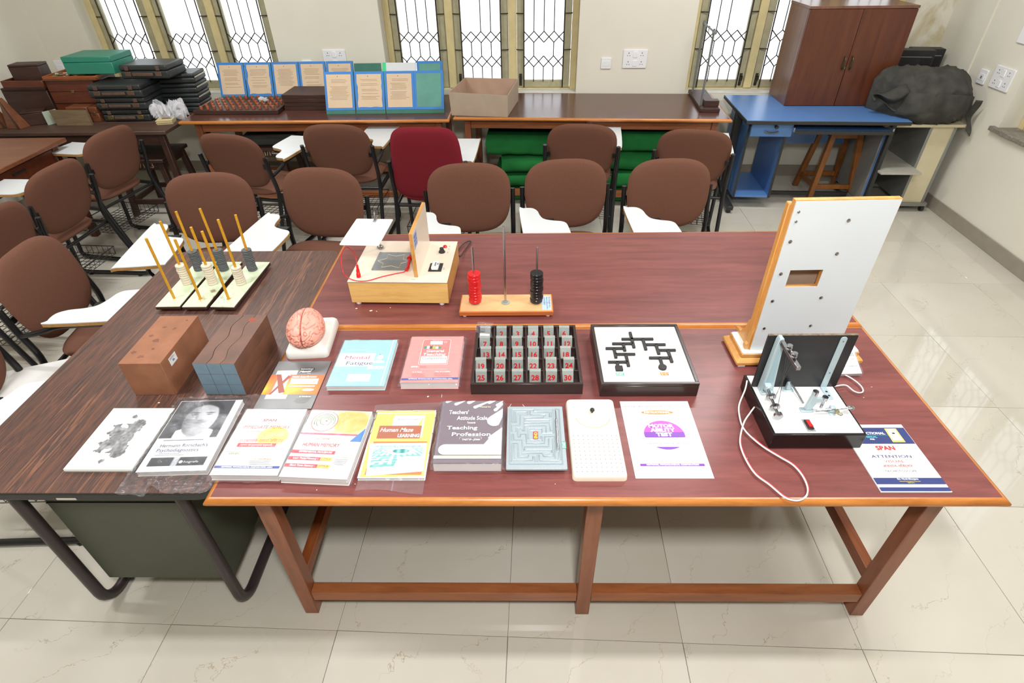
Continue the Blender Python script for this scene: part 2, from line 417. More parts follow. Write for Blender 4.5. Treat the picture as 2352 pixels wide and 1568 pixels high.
# switch plates
M_white = M('white_plastic', (232, 232, 234), 0.3, var=0.02)
M_dark = M('dark_plastic', (38, 38, 40), 0.45)
def plate(label, x, z, w_, h_, kind, wall='back'):
    if wall == 'back': loc, rz = room(x, -0.0, z), RA
    else: loc, rz = room(0, x, z), RA - 90
    t = thing('socket_plate', label, 'socket', loc, rz)
    fm = Matrix.Rotation(R(90), 4, 'X')
    MB().prism(rpoly(-w_ / 2, -h_ / 2, w_ / 2, h_ / 2, 0.008), 0, 0.011, fm).build('face_plate', M_white, t, bevel=0.003, seg=2)
    if kind == 'double':
        rows = (-.034, .034) if h_ > .1 else (0,)
        for dz in rows:
            MB().box((-.019, -.016, dz - .024), (.019, -.010, dz + .024)).build('rocker_switch', M_white, t, bevel=0.003)
            h = MB()
            for sx in (-.056, .056):
                for px, pz, rr in ((0, .012, .0042), (-.009, -.008, .0034), (.009, -.008, .0034)):
                    h.cyl((sx + px, -.0114, dz + pz), (sx + px, -.0104, dz + pz), rr, 8)
            h.build('socket_holes', M_dark, t)
    else:
        MB().box((-.03, -.014, -.022), (.03, -.010, .022)).build('rocker_switch', M_white, t, bevel=0.002)
        if kind == 'tv': MB().box((-.008, -.0148, -.012), (.008, -.0138, .006)).build('port', M_grout, t)
    return t
plate('large white double socket plate between middle and right windows', -2.488, 1.01, 0.205, 0.145, 'double')
plate('small white switch plate left of the double socket between middle and right windows', -2.731, 0.976, 0.088, 0.088, 'single')
plate('large white socket plate behind the leaning blue boards', -5.119, 1.02, 0.205, 0.145, 'double')
plate('small white switch plate above the leaning blue boards', -5.382, 0.965, 0.088, 0.088, 'single')
plate('large white double socket plate on the right wall', -0.859, 1.03, 0.205, 0.145, 'double', 'right')
plate('small white data port plate on the right wall beside the covered machine', -0.655, 1.0, 0.088, 0.098, 'tv', 'right')
plate('white blank plate with a screw cut by the right edge of the photo', -0.93, 1.32, 0.20, 0.13, 'single', 'right')
plate('small white plate on the left wall corner behind the green box', -7.70, 0.955, 0.10, 0.12, 'single')
# ================================================================ FURNITURE
M_mahog = WOOD('mahogany_laminate', [(0.25, (98, 52, 50)), (0.5, (117, 63, 60)), (0.75, (131, 75, 70))], (1.0, 9, 9), 0.34, 3.2, 0.4, bump=0.02, fine=0.25)
M_bench = WOOD('brown_laminate', [(0.25, (74, 45, 39)), (0.75, (92, 58, 50))], (1.0, 9, 9), 0.22, 3.2, 0.4, bump=0.02)
M_edge = WOOD('orange_teak_edge', [(0.2, (150, 88, 36)), (0.5, (180, 112, 50)), (0.8, (200, 134, 70))], (2, 16, 16), 0.3, 3.0, 0.5)
M_leg = WOOD('teak_leg', [(0.2, (108, 62, 40)), (0.5, (136, 80, 53)), (0.8, (154, 97, 68))], (14, 14, 1.6), 0.35, 2.4, 0.6)
M_rail = WOOD('teak_rail', [(0.2, (112, 66, 38)), (0.5, (146, 86, 50)), (0.8, (164, 102, 62))], (1.6, 14, 14), 0.35, 2.4, 0.6)

def big_table(label, loc, rz, top, group):
    t = thing('wooden_table', label, 'table', loc, rz, group)
    L, D, H = 2.143, 0.794, 0.75
    MB().box((0.016, 0.016, H - 0.024), (L - 0.016, D - 0.016, H)).build('tabletop', top, t, bevel=0.001)
    prof = [(0.018, H), (0.008, H - .001), (0.001, H - .008), (0.0, H - .014), (0.004, H - .022), (0.018, H - .026)]
    me = WOOD('orange_teak_edge_side', [(0.2, (150, 88, 36)), (0.5, (180, 112, 50)), (0.8, (200, 134, 70))], (16, 2, 16), 0.3, 3.0, 0.5)
    cn = [[(q, q, z) for q, z in prof], [(L - q, q, z) for q, z in prof], [(L - q, D - q, z) for q, z in prof], [(q, D - q, z) for q, z in prof]]
    for k, nm_ in enumerate(('front_edging', 'side_edging', 'back_edging', 'side_edging')):
        MB().loft([cn[k], cn[(k + 1) % 4]]).build(nm_, me if k % 2 else M_edge, t, smooth=60)
    lx = (0.077, 1.047, 2.017); ly = (0.077, D - 0.077 - 0.048)
    for x in lx:
        for y in ly:
            MB().box((x, y, 0), (x + 0.048, y + 0.048, H - 0.0255)).build('leg', M_leg, t, bevel=0.002)
    for y in ly:
        MB().box((lx[0] + .048, y + .012, H - 0.0255), (lx[2], y + .034, H - 0.105)).build('apron', M_rail, t, bevel=0.002)
        for k in (0, 1):
            MB().box((lx[k] + 0.048, y + 0.004, 0.085), (lx[k + 1], y + 0.044, 0.135)).build('stretcher', M_rail, t, bevel=0.002)
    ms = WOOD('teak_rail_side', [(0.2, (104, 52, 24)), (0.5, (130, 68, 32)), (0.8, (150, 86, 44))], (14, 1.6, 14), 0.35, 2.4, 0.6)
    for x in (lx[0], lx[2]):
        MB().box((x + .012, ly[0] + .048, H - .0255), (x + .034, ly[1], H - .105)).build('apron', ms, t, bevel=0.002)
        MB().box((x + .006, ly[0] + .048, 0.165), (x + .042, ly[1], 0.215)).build('stretcher', ms, t, bevel=0.002)
    return t
T1 = big_table('long mahogany topped table nearest the camera, laid with books and test boards', (0, 0, 0), 0, M_mahog, 'long tables')
T2 = big_table('long mahogany topped table pushed behind the front one, holding the mirror tracing box', (0, 0.7985, 0), 0, M_mahog, 'long tables')
B1 = big_table('long brown bench table at the back wall holding the cardboard carton', (0.327, 3.604, 0), -3.9, M_bench, 'long tables')
B2 = big_table('long brown bench table at the back wall holding the leaning blue boards', (-1.838, 3.573, 0), -0.7, M_bench, 'long tables')

# ---- left desk: zebra laminate, black lipping, steel pedestal
M_zebra = WOOD('zebra_laminate', [(0.20, (50, 41, 39)), (0.36, (66, 53, 49)), (0.42, (112, 72, 56)), (0.46, (62, 49, 46)), (0.51, (100, 66, 54)), (0.56, (58, 47, 44)), (0.62, (134, 88, 66)), (0.66, (70, 55, 51)), (0.85, (96, 74, 66))], (9, 0.28, 9), 0.36, 4.2, 0.5, bump=0.01, fine=0.14)
M_blk = M('black_edge_band', (40, 40, 40), 0.45)
M_tube = M('dark_brown_enamel', (54, 45, 45), 0.4, 0.1, bump=0.05)
M_steel = M('grey_green_steel', (72, 76, 62), 0.45, 0.1, var=0.12, scale=3)
d = thing('steel_desk', 'zebra laminate desk with green steel pedestal at the left of the long tables', 'desk', (0, 0, 0))
DZ = 0.735
MB().prism(rpoly(-0.783, 0.042, -0.002, 1.445, 0.045), DZ - 0.004, DZ).build('desktop', M_zebra, d)
MB().prism(rpoly(-0.785, 0.040, 0.0, 1.447, 0.046), DZ - 0.032, DZ - 0.0042).build('edge_band', M_blk, d, bevel=0.004, seg=2)
MB().box((-0.70, 0.10, DZ - .045), (-0.10, 0.125, DZ - .0325)).box((-0.70, 1.36, DZ - .045), (-0.10, 1.385, DZ - .0325)).build('under_rail', M_tube, d, bevel=.002)
MB().box((-0.44, 0.0385, DZ - .028), (-0.385, 0.0399, DZ - .021)).build('worn_strip', M('pale_scuff', (205, 200, 190), 0.6), d)
for x in (-0.645, -0.147):
    pts = [(x, 0.10, 0.70), (x, 0.10, 0.10)] + [(x, 0.10 + .075 * (1 - cos(R(a))), 0.10 - .08 * sin(R(a))) for a in range(15, 91, 15)] + [(x, 1.30, 0.02), (x, 1.36, 0.04), (x, 1.385, 0.10), (x, 1.385, 0.70)]
    MB().tube(pts, 0.0185, 12).build('tube_leg', M_tube, d, smooth=60)
p = MB().box((-0.605, 0.128, 0.145), (-0.165, 0.72, 0.700)).build('pedestal', M_steel, d, bevel=0.004, seg=2)
MB().box((-0.60, 0.124, 0.575), (-0.17, 0.13, 0.579)).build('seam', M_tube, p)
for k in range(3):
    q = MB().box((-0.62 + .0, 0.16 + 0, 0.16 + k * .175), (-0.606, 0.70, 0.325 + k * .175)).build('drawer_front', M_steel, d, bevel=.003)
    MB().box((-0.632, 0.36, 0.25 + k * .175), (-0.6205, 0.50, 0.265 + k * .175)).build('pull', M_tube, q, bevel=.002)

# ---- tablet chairs
M_brown = M('brown_tweed', (104, 70, 56), 0.9, spec=0.15, var=0.07, scale=220, bump=0.25, bscale=600)
M_red = M('maroon_tweed', (122, 34, 44), 0.9, spec=0.15, var=0.08, scale=220, bump=0.25, bscale=600)
M_black = M('black_tube', (24, 24, 26), 0.32, 0.2, spec=0.6)
M_tab = M('white_laminate', (210, 213, 214), 0.3, var=0.01)
M_ply = M('plywood_edge', (176, 132, 74), 0.6, var=0.12, scale=60)
M_wire = M('black_wire', (40, 38, 38), 0.4, 0.3)
def sp(c, e): return math.copysign(abs(c) ** e, c)
def pad(w_, h, t, e=0.62, taper=0.10, bend=0.22, n=44, up=0.0):
    """upholstered pad: rounded outline in XZ, thickness along Y; the sitter's side faces +Y"""
    mb = MB(); rings = []
    prof = [(0.0, 1.0), (0.45, 0.96), (0.72, 0.84), (0.88, 0.62), (0.965, 0.34), (1.0, 0.0), (0.965, -0.34), (0.86, -0.62), (0.6, -0.78), (0.0, -0.80)]
    for rr, yy in prof:
        ring = []
        for k in range(n):
            a = 2 * pi * k / n; r_ = max(rr, 0.002)
            X = sp(cos(a), e) * w_ / 2 * r_; Z = sp(sin(a), e if sin(a) > 0 else e + up) * h / 2 * r_
            X *= 1 + taper * Z / h
            ring.append((X, yy * t / 2 + bend * X * X, Z))
        rings.append(ring)
    return mb.loft(rings)
def wire_basket():
    g = MB(); r = 0.0022; x0, x1, y0, y1, z = -0.20, 0.20, 0.02, 0.38, 0.20
    for k in range(11):
        x = x0 + (x1 - x0) * k / 10; g.tube([(x, y0, z + .06), (x, y0 + .01, z), (x, y1, z)], r, 4)
    for k in range(10):
        y = y0 + .01 + (y1 - y0 - .01) * k / 9; g.tube([(x0, y, z + .05), (x0 + .004, y, z), (x1 - .004, y, z), (x1, y, z + .05)], r, 4)
    g.tube([(x0, y0, z + .055), (x1, y0, z + .055), (x1, y1, z + .055), (x0, y1, z + .055)], 0.0035, 6, closed=True)
    return g
def make_chair(fabric, label, tall=False):
    c = thing('tablet_chair', label, 'chair')
    tilt = Matrix.Translation((0, 0.0, 0.69)) @ Matrix.Rotation(R(11), 4, 'X')
    if tall:
        tilt = Matrix.Translation((0, -0.03, 0.72)) @ Matrix.Rotation(R(9), 4, 'X')
        bk = pad(0.47, 0.50, 0.06, 0.42, -0.16, 0.25)
    else: bk = pad(0.478, 0.40, 0.058, 0.66, 0.08, 0.22, up=0.10)
    bk.v = [tuple(tilt @ Vector(p)) for p in bk.v]; bk.build('backrest', fabric, c, smooth=70)
    st = pad(0.45, 0.42, 0.07, 0.55, 0.06, 0.0); q = Matrix.Translation((0, 0.235, 0.455)) @ Matrix.Rotation(R(90), 4, 'X') @ Matrix.Rotation(R(180), 4, 'Y')
    st.v = [tuple((Matrix.Translation((0, 0.235, 0.455)) @ Vector((p[0], p[2], p[1])))) for p in st.v]; st.f = [tuple(reversed(f)) for f in st.f]
    st.build('seat', fabric, c, smooth=70)
    for s in (-1, 1):
        x = 0.252 * s
        pts = spline([(x, -0.022, 0.735), (x, -0.005, 0.62), (x, 0.02, 0.49), (x, -0.005, 0.36), (x, -0.09, 0.10), (x, -0.10, 0.035), (x, -0.05, 0.018), (x, 0.15, 0.018), (x, 0.36, 0.018), (x, 0.405, 0.04), (x, 0.40, 0.10), (x, 0.385, 0.30), (x, 0.36, 0.40), (x, 0.30, 0.418), (x, 0.02, 0.412)], 4)
        fr = MB().tube(pts, 0.0142, 8).build('side_frame', M_black, c, smooth=60)
        for yy in (-0.03, 0.34): MB().cyl((x, yy, 0.0), (x, yy, 0.012), 0.017, 8).build('foot_glide', M_black, fr)
    for yy in (0.03, 0.33): MB().cyl((-0.25, yy, 0.410), (0.25, yy, 0.410), 0.011, 8).build('seat_rail', M_black, c, smooth=60)
    for s in (-1, 1): MB().box((0.252 * s, -0.016, 0.655), (0.215 * s, -0.006, 0.685)).build('back_bracket', M_black, c, bevel=.001)
    wire_basket().build('book_basket', M_wire, c, smooth=0)
    # tablet: narrow at the elbow, an S-step, then the wide writing surface
    ox = 0.285
    out = [(ox, 0.17), (ox, 0.60), (ox - .018, 0.628), (ox - .22, 0.628), (ox - .243, 0.60), (ox - .243, 0.40), (ox - .225, 0.345), (ox - .17, 0.325), (ox - .125, 0.30), (ox - .108, 0.255), (ox - .10, 0.195), (ox - .075, 0.155), (ox - .025, 0.150)]
    poly = [(p[0], p[1]) for p in spline([(a, b, 0) for a, b in out], 4, True)]
    tb_ = MB().prism(poly, 0.676, 0.6795).build('writing_tablet', M_tab, c)
    MB().prism(poly, 0.661, 0.6758).build('ply_core', M_ply, tb_)
    MB().tube(spline([(0.252, -0.01, 0.60), (0.262, 0.10, 0.625), (0.262, 0.20, 0.648), (0.262, 0.42, 0.65)], 5), 0.012, 8).tube([(0.255, 0.33, 0.405), (0.262, 0.40, 0.52), (0.262, 0.40, 0.65)], 0.010, 8).box((0.10, 0.26, 0.653), (0.27, 0.29, 0.661)).build('tablet_arm', M_black, c, smooth=60)
    return c
GC = 'brown tablet chairs'
CH = [
 ('brown tablet chair behind the abacus boards, leftmost of the row facing the tables', -0.895, 2.05, 187),
 ('brown tablet chair facing the tables, directly behind the white shield of the tracing box', -0.275, 2.11, 173),
 ('brown tablet chair facing the tables, in front of the maroon chair', 0.56, 2.16, 183.5),
 ('brown tablet chair facing the tables, in front of the green mats', 1.12, 2.21, 184.5),
 ('brown tablet chair facing the tables, rightmost of that row', 1.715, 2.20, 182),
 ('brown tablet chair with its back turned, leftmost in front of the bench with blue boards', -1.09, 2.83, -13),
 ('brown tablet chair with its back turned, beside the left of the maroon chair', -0.43, 3.02, -3),
 ('brown tablet chair with its back turned, between maroon chair and rightmost back-turned chair', 1.28, 2.96, -7),
 ('brown tablet chair with its back turned, next to the blue desk', 2.01, 2.81, -12),
 ('brown tablet chair turned left, farthest of the three, in front of the old dark bench', -1.985, 2.93, 79.5),
 ('brown tablet chair turned left, middle of the three at the left edge', -1.90, 2.24, 86),
 ('brown tablet chair turned left, nearest of the three and cut by the left edge', -1.80, 1.60, 84),
 ('brown tablet chair facing the left side of the zebra desk, large in the left foreground', -1.285, 1.20, -85),
 ('tablet chair off the left edge with only tablet and runner showing beside the zebra desk', -1.27, 0.60, -88),
]
ch0 = None
for lb, x, y, rz in CH:
    if ch0 is None: ch0 = make_chair(M_brown, lb); ch0.location = (x, y, 0); ch0.rotation_euler = (0, 0, R(rz)); tag(ch0, group=GC)
    else: dup(ch0, (x, y, 0), rz, lb, GC)
rc = make_chair(M_red, 'maroon high-backed tablet chair standing among the brown chairs', True); rc.location = (0.25, 2.68, 0); rc.rotation_euler = (0, 0, R(-2))
o = thing('white_board', 'white board with a cut corner tucked under the left edge of the zebra desk', 'board', (-1.15, 0.80, 0.492), 22)
MB().prism([(-.28, -.11), (.35, -.11), (.35, .10), (-.20, .10)], 0, 0.006).build('panel', M('grey_white_board', (208, 206, 202), 0.5), o, bevel=.001)

# ---- side table, old bench, stools
M_dkwood = WOOD('dark_stained_wood', [(0.25, (44, 25, 20)), (0.75, (70, 42, 32))], (1.4, 10, 10), 0.5, 3, 0.5)
M_midwood = WOOD('mid_brown_wood', [(0.25, (96, 54, 32)), (0.75, (124, 74, 46))], (1.4, 10, 10), 0.4, 3, 0.5)
M_redwood = WOOD('red_brown_wood', [(0.25, (74, 32, 18)), (0.75, (104, 50, 28))], (1.4, 10, 10), 0.4, 3, 0.5)
t = thing('side_table', 'brown wooden side table with a drawer at the left edge', 'table', (-3.40, 2.22, 0))
MB().box((0, 0, 0.722), (0.91, 0.985, 0.75)).build('tabletop', M_midwood, t, bevel=.004)
for x in (0.04, 0.81):
    for y in (0.05, 0.88): MB().box((x, y, 0), (x + .05, y + .05, 0.722)).build('leg', M_redwood, t, bevel=.003)
MB().box((0.05, 0.06, 0.56), (0.83, 0.09, 0.722)).box((0.05, 0.90, 0.56), (0.83, 0.92, 0.722)).build('apron', M_redwood, t, bevel=.002)
q = MB().box((0.84, 0.12, 0.575), (0.862, 0.86, 0.705)).build('drawer', M_redwood, t, bevel=.003)
MB().box((0.8625, 0.45, 0.66), (0.868, 0.57, 0.672)).build('finger_slot', M_dark, q)
t = thing('old_bench', 'old dark plank-topped bench in the left corner piled with cases and boxes', 'bench', (-3.36, 3.43, 0))
for k in range(3): MB().box((0, 0.255 * k, 0.694), (1.478, 0.255 * k + .253, 0.72)).build('plank', WOOD('old_bench_top', [(0.25, (58, 38, 30)), (0.75, (84, 60, 48))], (1.4, 10, 10), 0.55, 3, 0.5), t, bevel=.003)
for x in (0.05, 1.385):
    for y in (0.04, 0.69): MB().box((x, y, 0), (x + .045, y + .045, .694)).build('leg', M_dkwood, t, bevel=.003)
MB().box((0.06, 0.05, .60), (1.40, .075, .694)).box((0.06, 0.70, .60), (1.40, .725, .694)).build('apron', M_dkwood, t, bevel=.002)
for x in (0.35, 0.95): MB().box((x, .1, .62), (x + .03, .69, .694)).build('cross_bar', M_dark, t)
def stool(label, loc, rz, w_, h, mat, txt=None, splay=0.02, name='wooden_stool', group=None, sw=None):
    t = thing(name, label, 'stool', loc, rz, group); sw = sw or w_
    MB().box((-sw / 2, -sw / 2, h - .03), (sw / 2, sw / 2, h)).build('seat', mat, t, bevel=.004)
    a, b = sw / 2 - .045, w_ / 2 - .03 + splay
    for sx in (-1, 1):
        for sy in (-1, 1):
            l = MB(); k = .021
            l.loft([[(sx * B + dx * k, sy * B + dy * k, z) for dx, dy in ((-1, -1), (1, -1), (1, 1), (-1, 1))] for B, z in ((b, 0), (a, h - .03))]).build('leg', mat, t, bevel=.002)
    for z, B, hh in ((h - .06, a, .06), (.12, b - (b - a) * .12 / h, .04)):
        for s_ in (-1, 1):
            MB().box((-B, s_ * B - .01, z - hh / 2), (B, s_ * B + .01, z + hh / 2)).build('rail', mat, t, bevel=.002)
            MB().box((s_ * B - .01, -B, z - hh / 2 - .0), (s_ * B + .01, B, z + hh / 2)).build('rail', mat, t, bevel=.002)
    if txt:
        text(txt, .055, 0, h - .075, 0, M('stencil_paint', (205, 190, 160), .7), t, width=.20, align='CENTER', M=Matrix.Translation((0, -a - .0112, 0)) @ Matrix.Rotation(R(90), 4, 'X'))
    return t
stool('dark wooden stool under the end of the old bench with stencilled number 23', (-2.24, 3.70, 0), 0, .42, .48, M_dkwood, 'D/071/23', 0.02, group='numbered stools')
stool('dark wooden stool under the bench with blue boards, stencilled number 10', (-1.34, 3.96, 0), 0, .40, .48, M_dkwood, 'D/071/10', 0.02, group='numbered stools')
o = thing('case', 'flat dark grey case lying on the numbered stool beneath the blue boards', 'case', (-1.27, 3.98, .4805), 4)
MB().box((-.22, -.16, 0), (.22, .16, .09)).build('shell', M('dark_grey_vinyl', (52, 54, 52), .6), o, bevel=.01, seg=2)
M_honey = WOOD('honey_wood', [(0.25, (110, 62, 22)), (0.75, (150, 92, 38))], (12, 12, 1.4), 0.4, 3, 0.5)
t = stool('tall honey-coloured wooden stool pushed under the blue computer desk', (3.535, 3.86, 0), -3, .36, .60, M_honey, None, 0.02, group=None, sw=.30)

# ---- blue computer desk with cupboard on top
M_blue = M('blue_laminate', (82, 124, 180), 0.32, var=0.05, scale=4)
t = thing('computer_desk', 'blue laminate computer desk with drawer and keyboard tray', 'desk', (2.563, 3.432, 0), -3.9)
MB().box((0, 0, .722), (1.19, .77, .7475)).build('edge_band', M_blk, t, bevel=.002)
MB().box((.003, .003, .7477), (1.187, .767, .7505)).build('desktop', M_blue, t)
for x in (.06, .345): MB().box((x, .12, .10), (x + .018, .66, .72)).build('side_panel', M_blue, t, bevel=.001)
for x in (.06, .345): MB().box((x, .115, .10), (x + .018, .1195, .72)).build('panel_edging', M_blk, t)
MB().box((.078, .12, .10), (.345, .66, .118)).build('base_shelf', M_blue, t)
q = MB().box((.066, .06, .615), (.375, .09, .715)).build('drawer', M_blue, t, bevel=.002)
MB().tube(spline([(.17, .052, .655), (.20, .045, .65), (.24, .045, .65), (.27, .052, .655)], 4), .006, 6).build('drawer_handle', M('dull_steel', (120, 116, 108), .35, .8), q, smooth=60)
MB().cyl((.245, .06, .69), (.245, .045, .69), .012, 10).box((.235, .03, .685), (.255, .046, .70)).build('key', M('dark_key', (60, 56, 52), .4, .5), q)
MB().box((.38, .02, .655), (1.09, .42, .672)).build('keyboard_tray', M_blue, t, bevel=.001)
MB().box((.38, .010, .650), (1.09, .0195, .675)).build('tray_edging', M_blk, t)
for x in (.372, 1.092): MB().box((x, .03, .66), (x + .008, .42, .69)).build('tray_runner', M('zinc', (190, 190, 186), .35, .7), t)
MB().box((1.10, .10, .05), (1.118, .66, .72)).build('side_panel', M_blue, t)
MB().box((1.095, .06, .04), (1.123, .0995, .72)).build('panel_edging', M_blk, t)
MB().box((.363, .60, .40), (1.10, .615, .70)).build('back_panel', M_blue, t)
for x in (.005, 1.13):
    MB().box((x, .30, .06), (x + .05, .36, .722)).build('post', M_blk, t, bevel=.003)
    ft = MB().box((x, -.0, .03), (x + .05, .70, .065)).build('foot_bar', M_blk, t, bevel=.004)
    for y in (.04, .64): MB().cyl((x + .025, y, 0), (x + .025, y, .03), .02, 10).build('glide', M_dark, ft)
MB().box((.055, .32, .045), (1.13, .34, .075)).build('cross_bar', M_blk, t)
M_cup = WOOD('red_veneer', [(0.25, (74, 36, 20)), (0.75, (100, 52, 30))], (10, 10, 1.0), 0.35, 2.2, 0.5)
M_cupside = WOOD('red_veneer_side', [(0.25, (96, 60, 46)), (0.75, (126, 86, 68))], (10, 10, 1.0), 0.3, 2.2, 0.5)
t = thing('cupboard', 'dark reddish-brown two-door wooden cupboard standing on the blue desk', 'cupboard', (2.985, 3.818, .7507), -2.6)
W_, D_, H_ = .772, .40, .675
MB().box((0, .018, 0), (.018, D_, H_)).build('side_panel', M_cupside, t, bevel=.001); MB().box((W_ - .018, .018, 0), (W_, D_, H_)).build('side_panel', M_cupside, t, bevel=.001)
MB().box((.018, .018, 0), (W_ - .018, D_, .018)).build('bottom_panel', M_cup, t); MB().box((-.003, 0.0, H_), (W_ + .003, D_, H_ + .018)).build('top_panel', M_cupside, t, bevel=.001); MB().box((.018, D_ - .01, .018), (W_ - .018, D_, H_)).build('back_panel', M_cup, t)
for k in (0, 1):
    a = .002 + k * W_ / 2
    dd = MB().box((a, 0, .004), (a + W_ / 2 - .004, .0175, H_ - .003)).build('door', M_cup, t, bevel=.001)
    hx = W_ / 2 + (-.028 if k == 0 else .028)
    MB().tube(spline([(hx, -.003, .27), (hx, -.018, .285), (hx, -.02, .32), (hx, -.018, .345), (hx, -.003, .36)], 4), .005, 6).box((hx - .008, -.002, .262), (hx + .008, 0, .368)).build('handle', M('tarnished_brass', (84, 72, 52), .4, .7), dd, smooth=60)
MB().cyl((W_ / 2 - .008, -.0015, .28), (W_ / 2 - .008, .0, .28), .006, 8).build('keyhole_plate', M('dull_steel', (120, 116, 108), .35, .8), t)

# ---- trolley with covered machine
M_cream = M('cream_laminate', (206, 196, 164), 0.5, var=0.03)
M_grey = M('grey_aluminium', (146, 146, 142), 0.4, 0.5)
M_gshelf = M('grey_white_shelf', (176, 172, 160), 0.5)
t = thing('computer_trolley', 'cream and grey computer trolley on castors by the right wall', 'trolley', (3.66, 3.49, 0), -2.8)
MB().box((.34, 0, .075), (.505, .02, .68)).build('front_panel', M_cream, t)
MB().box((.325, -.004, .075), (.345, .45, .68)).build('upright', M_grey, t, bevel=.002); MB().box((.50, -.004, .075), (.522, .45, .68)).build('upright', M_grey, t, bevel=.002)
MB().box((.0, -.0, .075), (.02, .45, .68)).build('upright', M_grey, t, bevel=.002)
MB().box((.02, .43, .12), (.325, .448, .66)).build('back_panel', M_gshelf, t)
MB().box((.02, -.13, .35), (.325, .43, .366)).build('shelf', M_gshelf, t, bevel=.001)
MB().box((-.03, -.03, .68), (.56, .48, .702)).build('top_shelf', M_cream, t, bevel=.002)
MB().box((.26, -.02, .045), (.545, .03, .075)).box((-.01, .40, .045), (.545, .45, .075)).box((-.01, -.02, .045), (.03, .45, .075)).build('base_rail', M_grey, t, bevel=.002)
for x, y in ((.525, .0), (.525, .43), (.01, .0), (.01, .43)): MB().cyl((x - .012, y, .022), (x + .012, y, .022), .022, 12).build('castor', M_dark, t)
M_bag = M('black_dust_cloth', (68, 67, 62), 0.85, spec=0.2, var=0.3, scale=9, bump=0.5, bscale=30)
BST = [(-.335, .10, .03, .13, .24), (-.30, .02, .00, .16, .29), (-.25, -.10, -.00, .215, .335), (-.18, -.20, 0, .24, .345), (-.06, -.245, 0, .25, .345), (.08, -.245, 0, .25, .34), (.19, -.22, .005, .235, .32), (.27, -.16, .03, .20, .28), (.318, -.08, .07, .13, .20), (.334, -.02, .10, .06, .16)]
bst = spline([(a, b, c) for a, b, c, d, e in BST], 6); bst2 = spline([(d, e, 0) for a, b, c, d, e in BST], 6)
rings = []
for (x, y0, z0), (y1, z1, _) in zip(bst, bst2):
    ring = []
    for k in range(72):
        a = 2 * pi * k / 72
        Y = sp(cos(a), .55); Z = sp(sin(a), .5)
        y = (y0 + y1) / 2 + (y1 - y0) / 2 * Y * (1 - .22 * max(0, Z)); z = (z0 + z1) / 2 + (z1 - z0) / 2 * Z
        if Z > .3: z -= .05 * max(0, -Y)                       # the front edge of the top droops
        p = Vector((x * 6, y * 6, z * 6))
        n1 = noise.noise(p * .8) * .010
        cr = 1 - abs(noise.noise(Vector((p.x * 1.3 + p.z * .9, p.y * 1.3, p.z * .8 - p.x * .5)))) * 2
        cr2 = 1 - abs(noise.noise(Vector((p.x * 3.1 - p.z * 2.2, p.y * 2.6, p.z * 2.0 + 7)))) * 2
        d_ = n1 + .013 * max(0, cr) ** 3 + .009 * max(0, cr2) ** 4
        cx_, cz_ = (y0 + y1) / 2, (z0 + z1) / 2
        L_ = math.hypot(y - cx_, z - cz_) + 1e-6
        ring.append((x, y + (y - cx_) / L_ * d_ * 1.6, max(0.0, z + (z - cz_) / L_ * d_ * 1.6)))
    rings.append(ring)
o = thing('covered_machine', 'bulky machine under a crumpled black dust cover on the trolley', 'cover', (3.925, 3.62, .7065), -2.8)
MB().loft(rings).build('dust_cover', M_bag, o, smooth=80)
fl_ = MB()
def flap(u, v):
    x = -.50 + .26 * u; hw = .035 + .10 * u
    return (x + .10, -.10 - .06 * u + .04 * sin(7 * v) + .02 * sin(9 * u), .175 + (v - .5) * 1.5 * hw + .02 * sin(8 * u + 3 * v))
fl_.surf(flap, 14, 10)
q = fl_.build('loose_corner', M_bag, o, smooth=80); sd = q.modifiers.new('sol', 'SOLIDIFY'); sd.thickness = .004
hem = MB()
hem.surf(lambda u, v: (.285 + .04 * u + .01 * sin(9 * v), -.17 - .02 * u + .03 * sin(4 * v), .17 - .20 * v - .05 * u * v), 6, 12)
q = hem.build('hanging_hem', M_bag, o, smooth=80); sd = q.modifiers.new('sol', 'SOLIDIFY'); sd.thickness = .004
for lb, x, y, w_, d_, h, vents in (('black computer case with vent slots behind the covered machine', 3.83, 3.955, .27, .10, .42, True), ('second black computer case, nearer the corner and the right wall', 4.02, 4.085, .24, .10, .405, False)):
    o = thing('computer_case', lb, 'computer', (x, y, .703), -8, 'black computer cases')
    MB().box((0, 0, 0), (w_, d_, h)).build('shell', M('black_case', (32, 32, 34), .5, var=.15), o, bevel=.004, seg=2)
    vv = MB()
    for k in range(8): vv.box((w_ - .09 + k * .01, -.0015, h - .17), (w_ - .086 + k * .01, .001, h - .06))
    vv.build('vent_slots', M('slot_black', (10, 10, 10), .8), o)
    MB().box((.02, -.003, h - .05), (w_ - .02, -.0003, h - .045)).build('trim_line', M_grey, o)
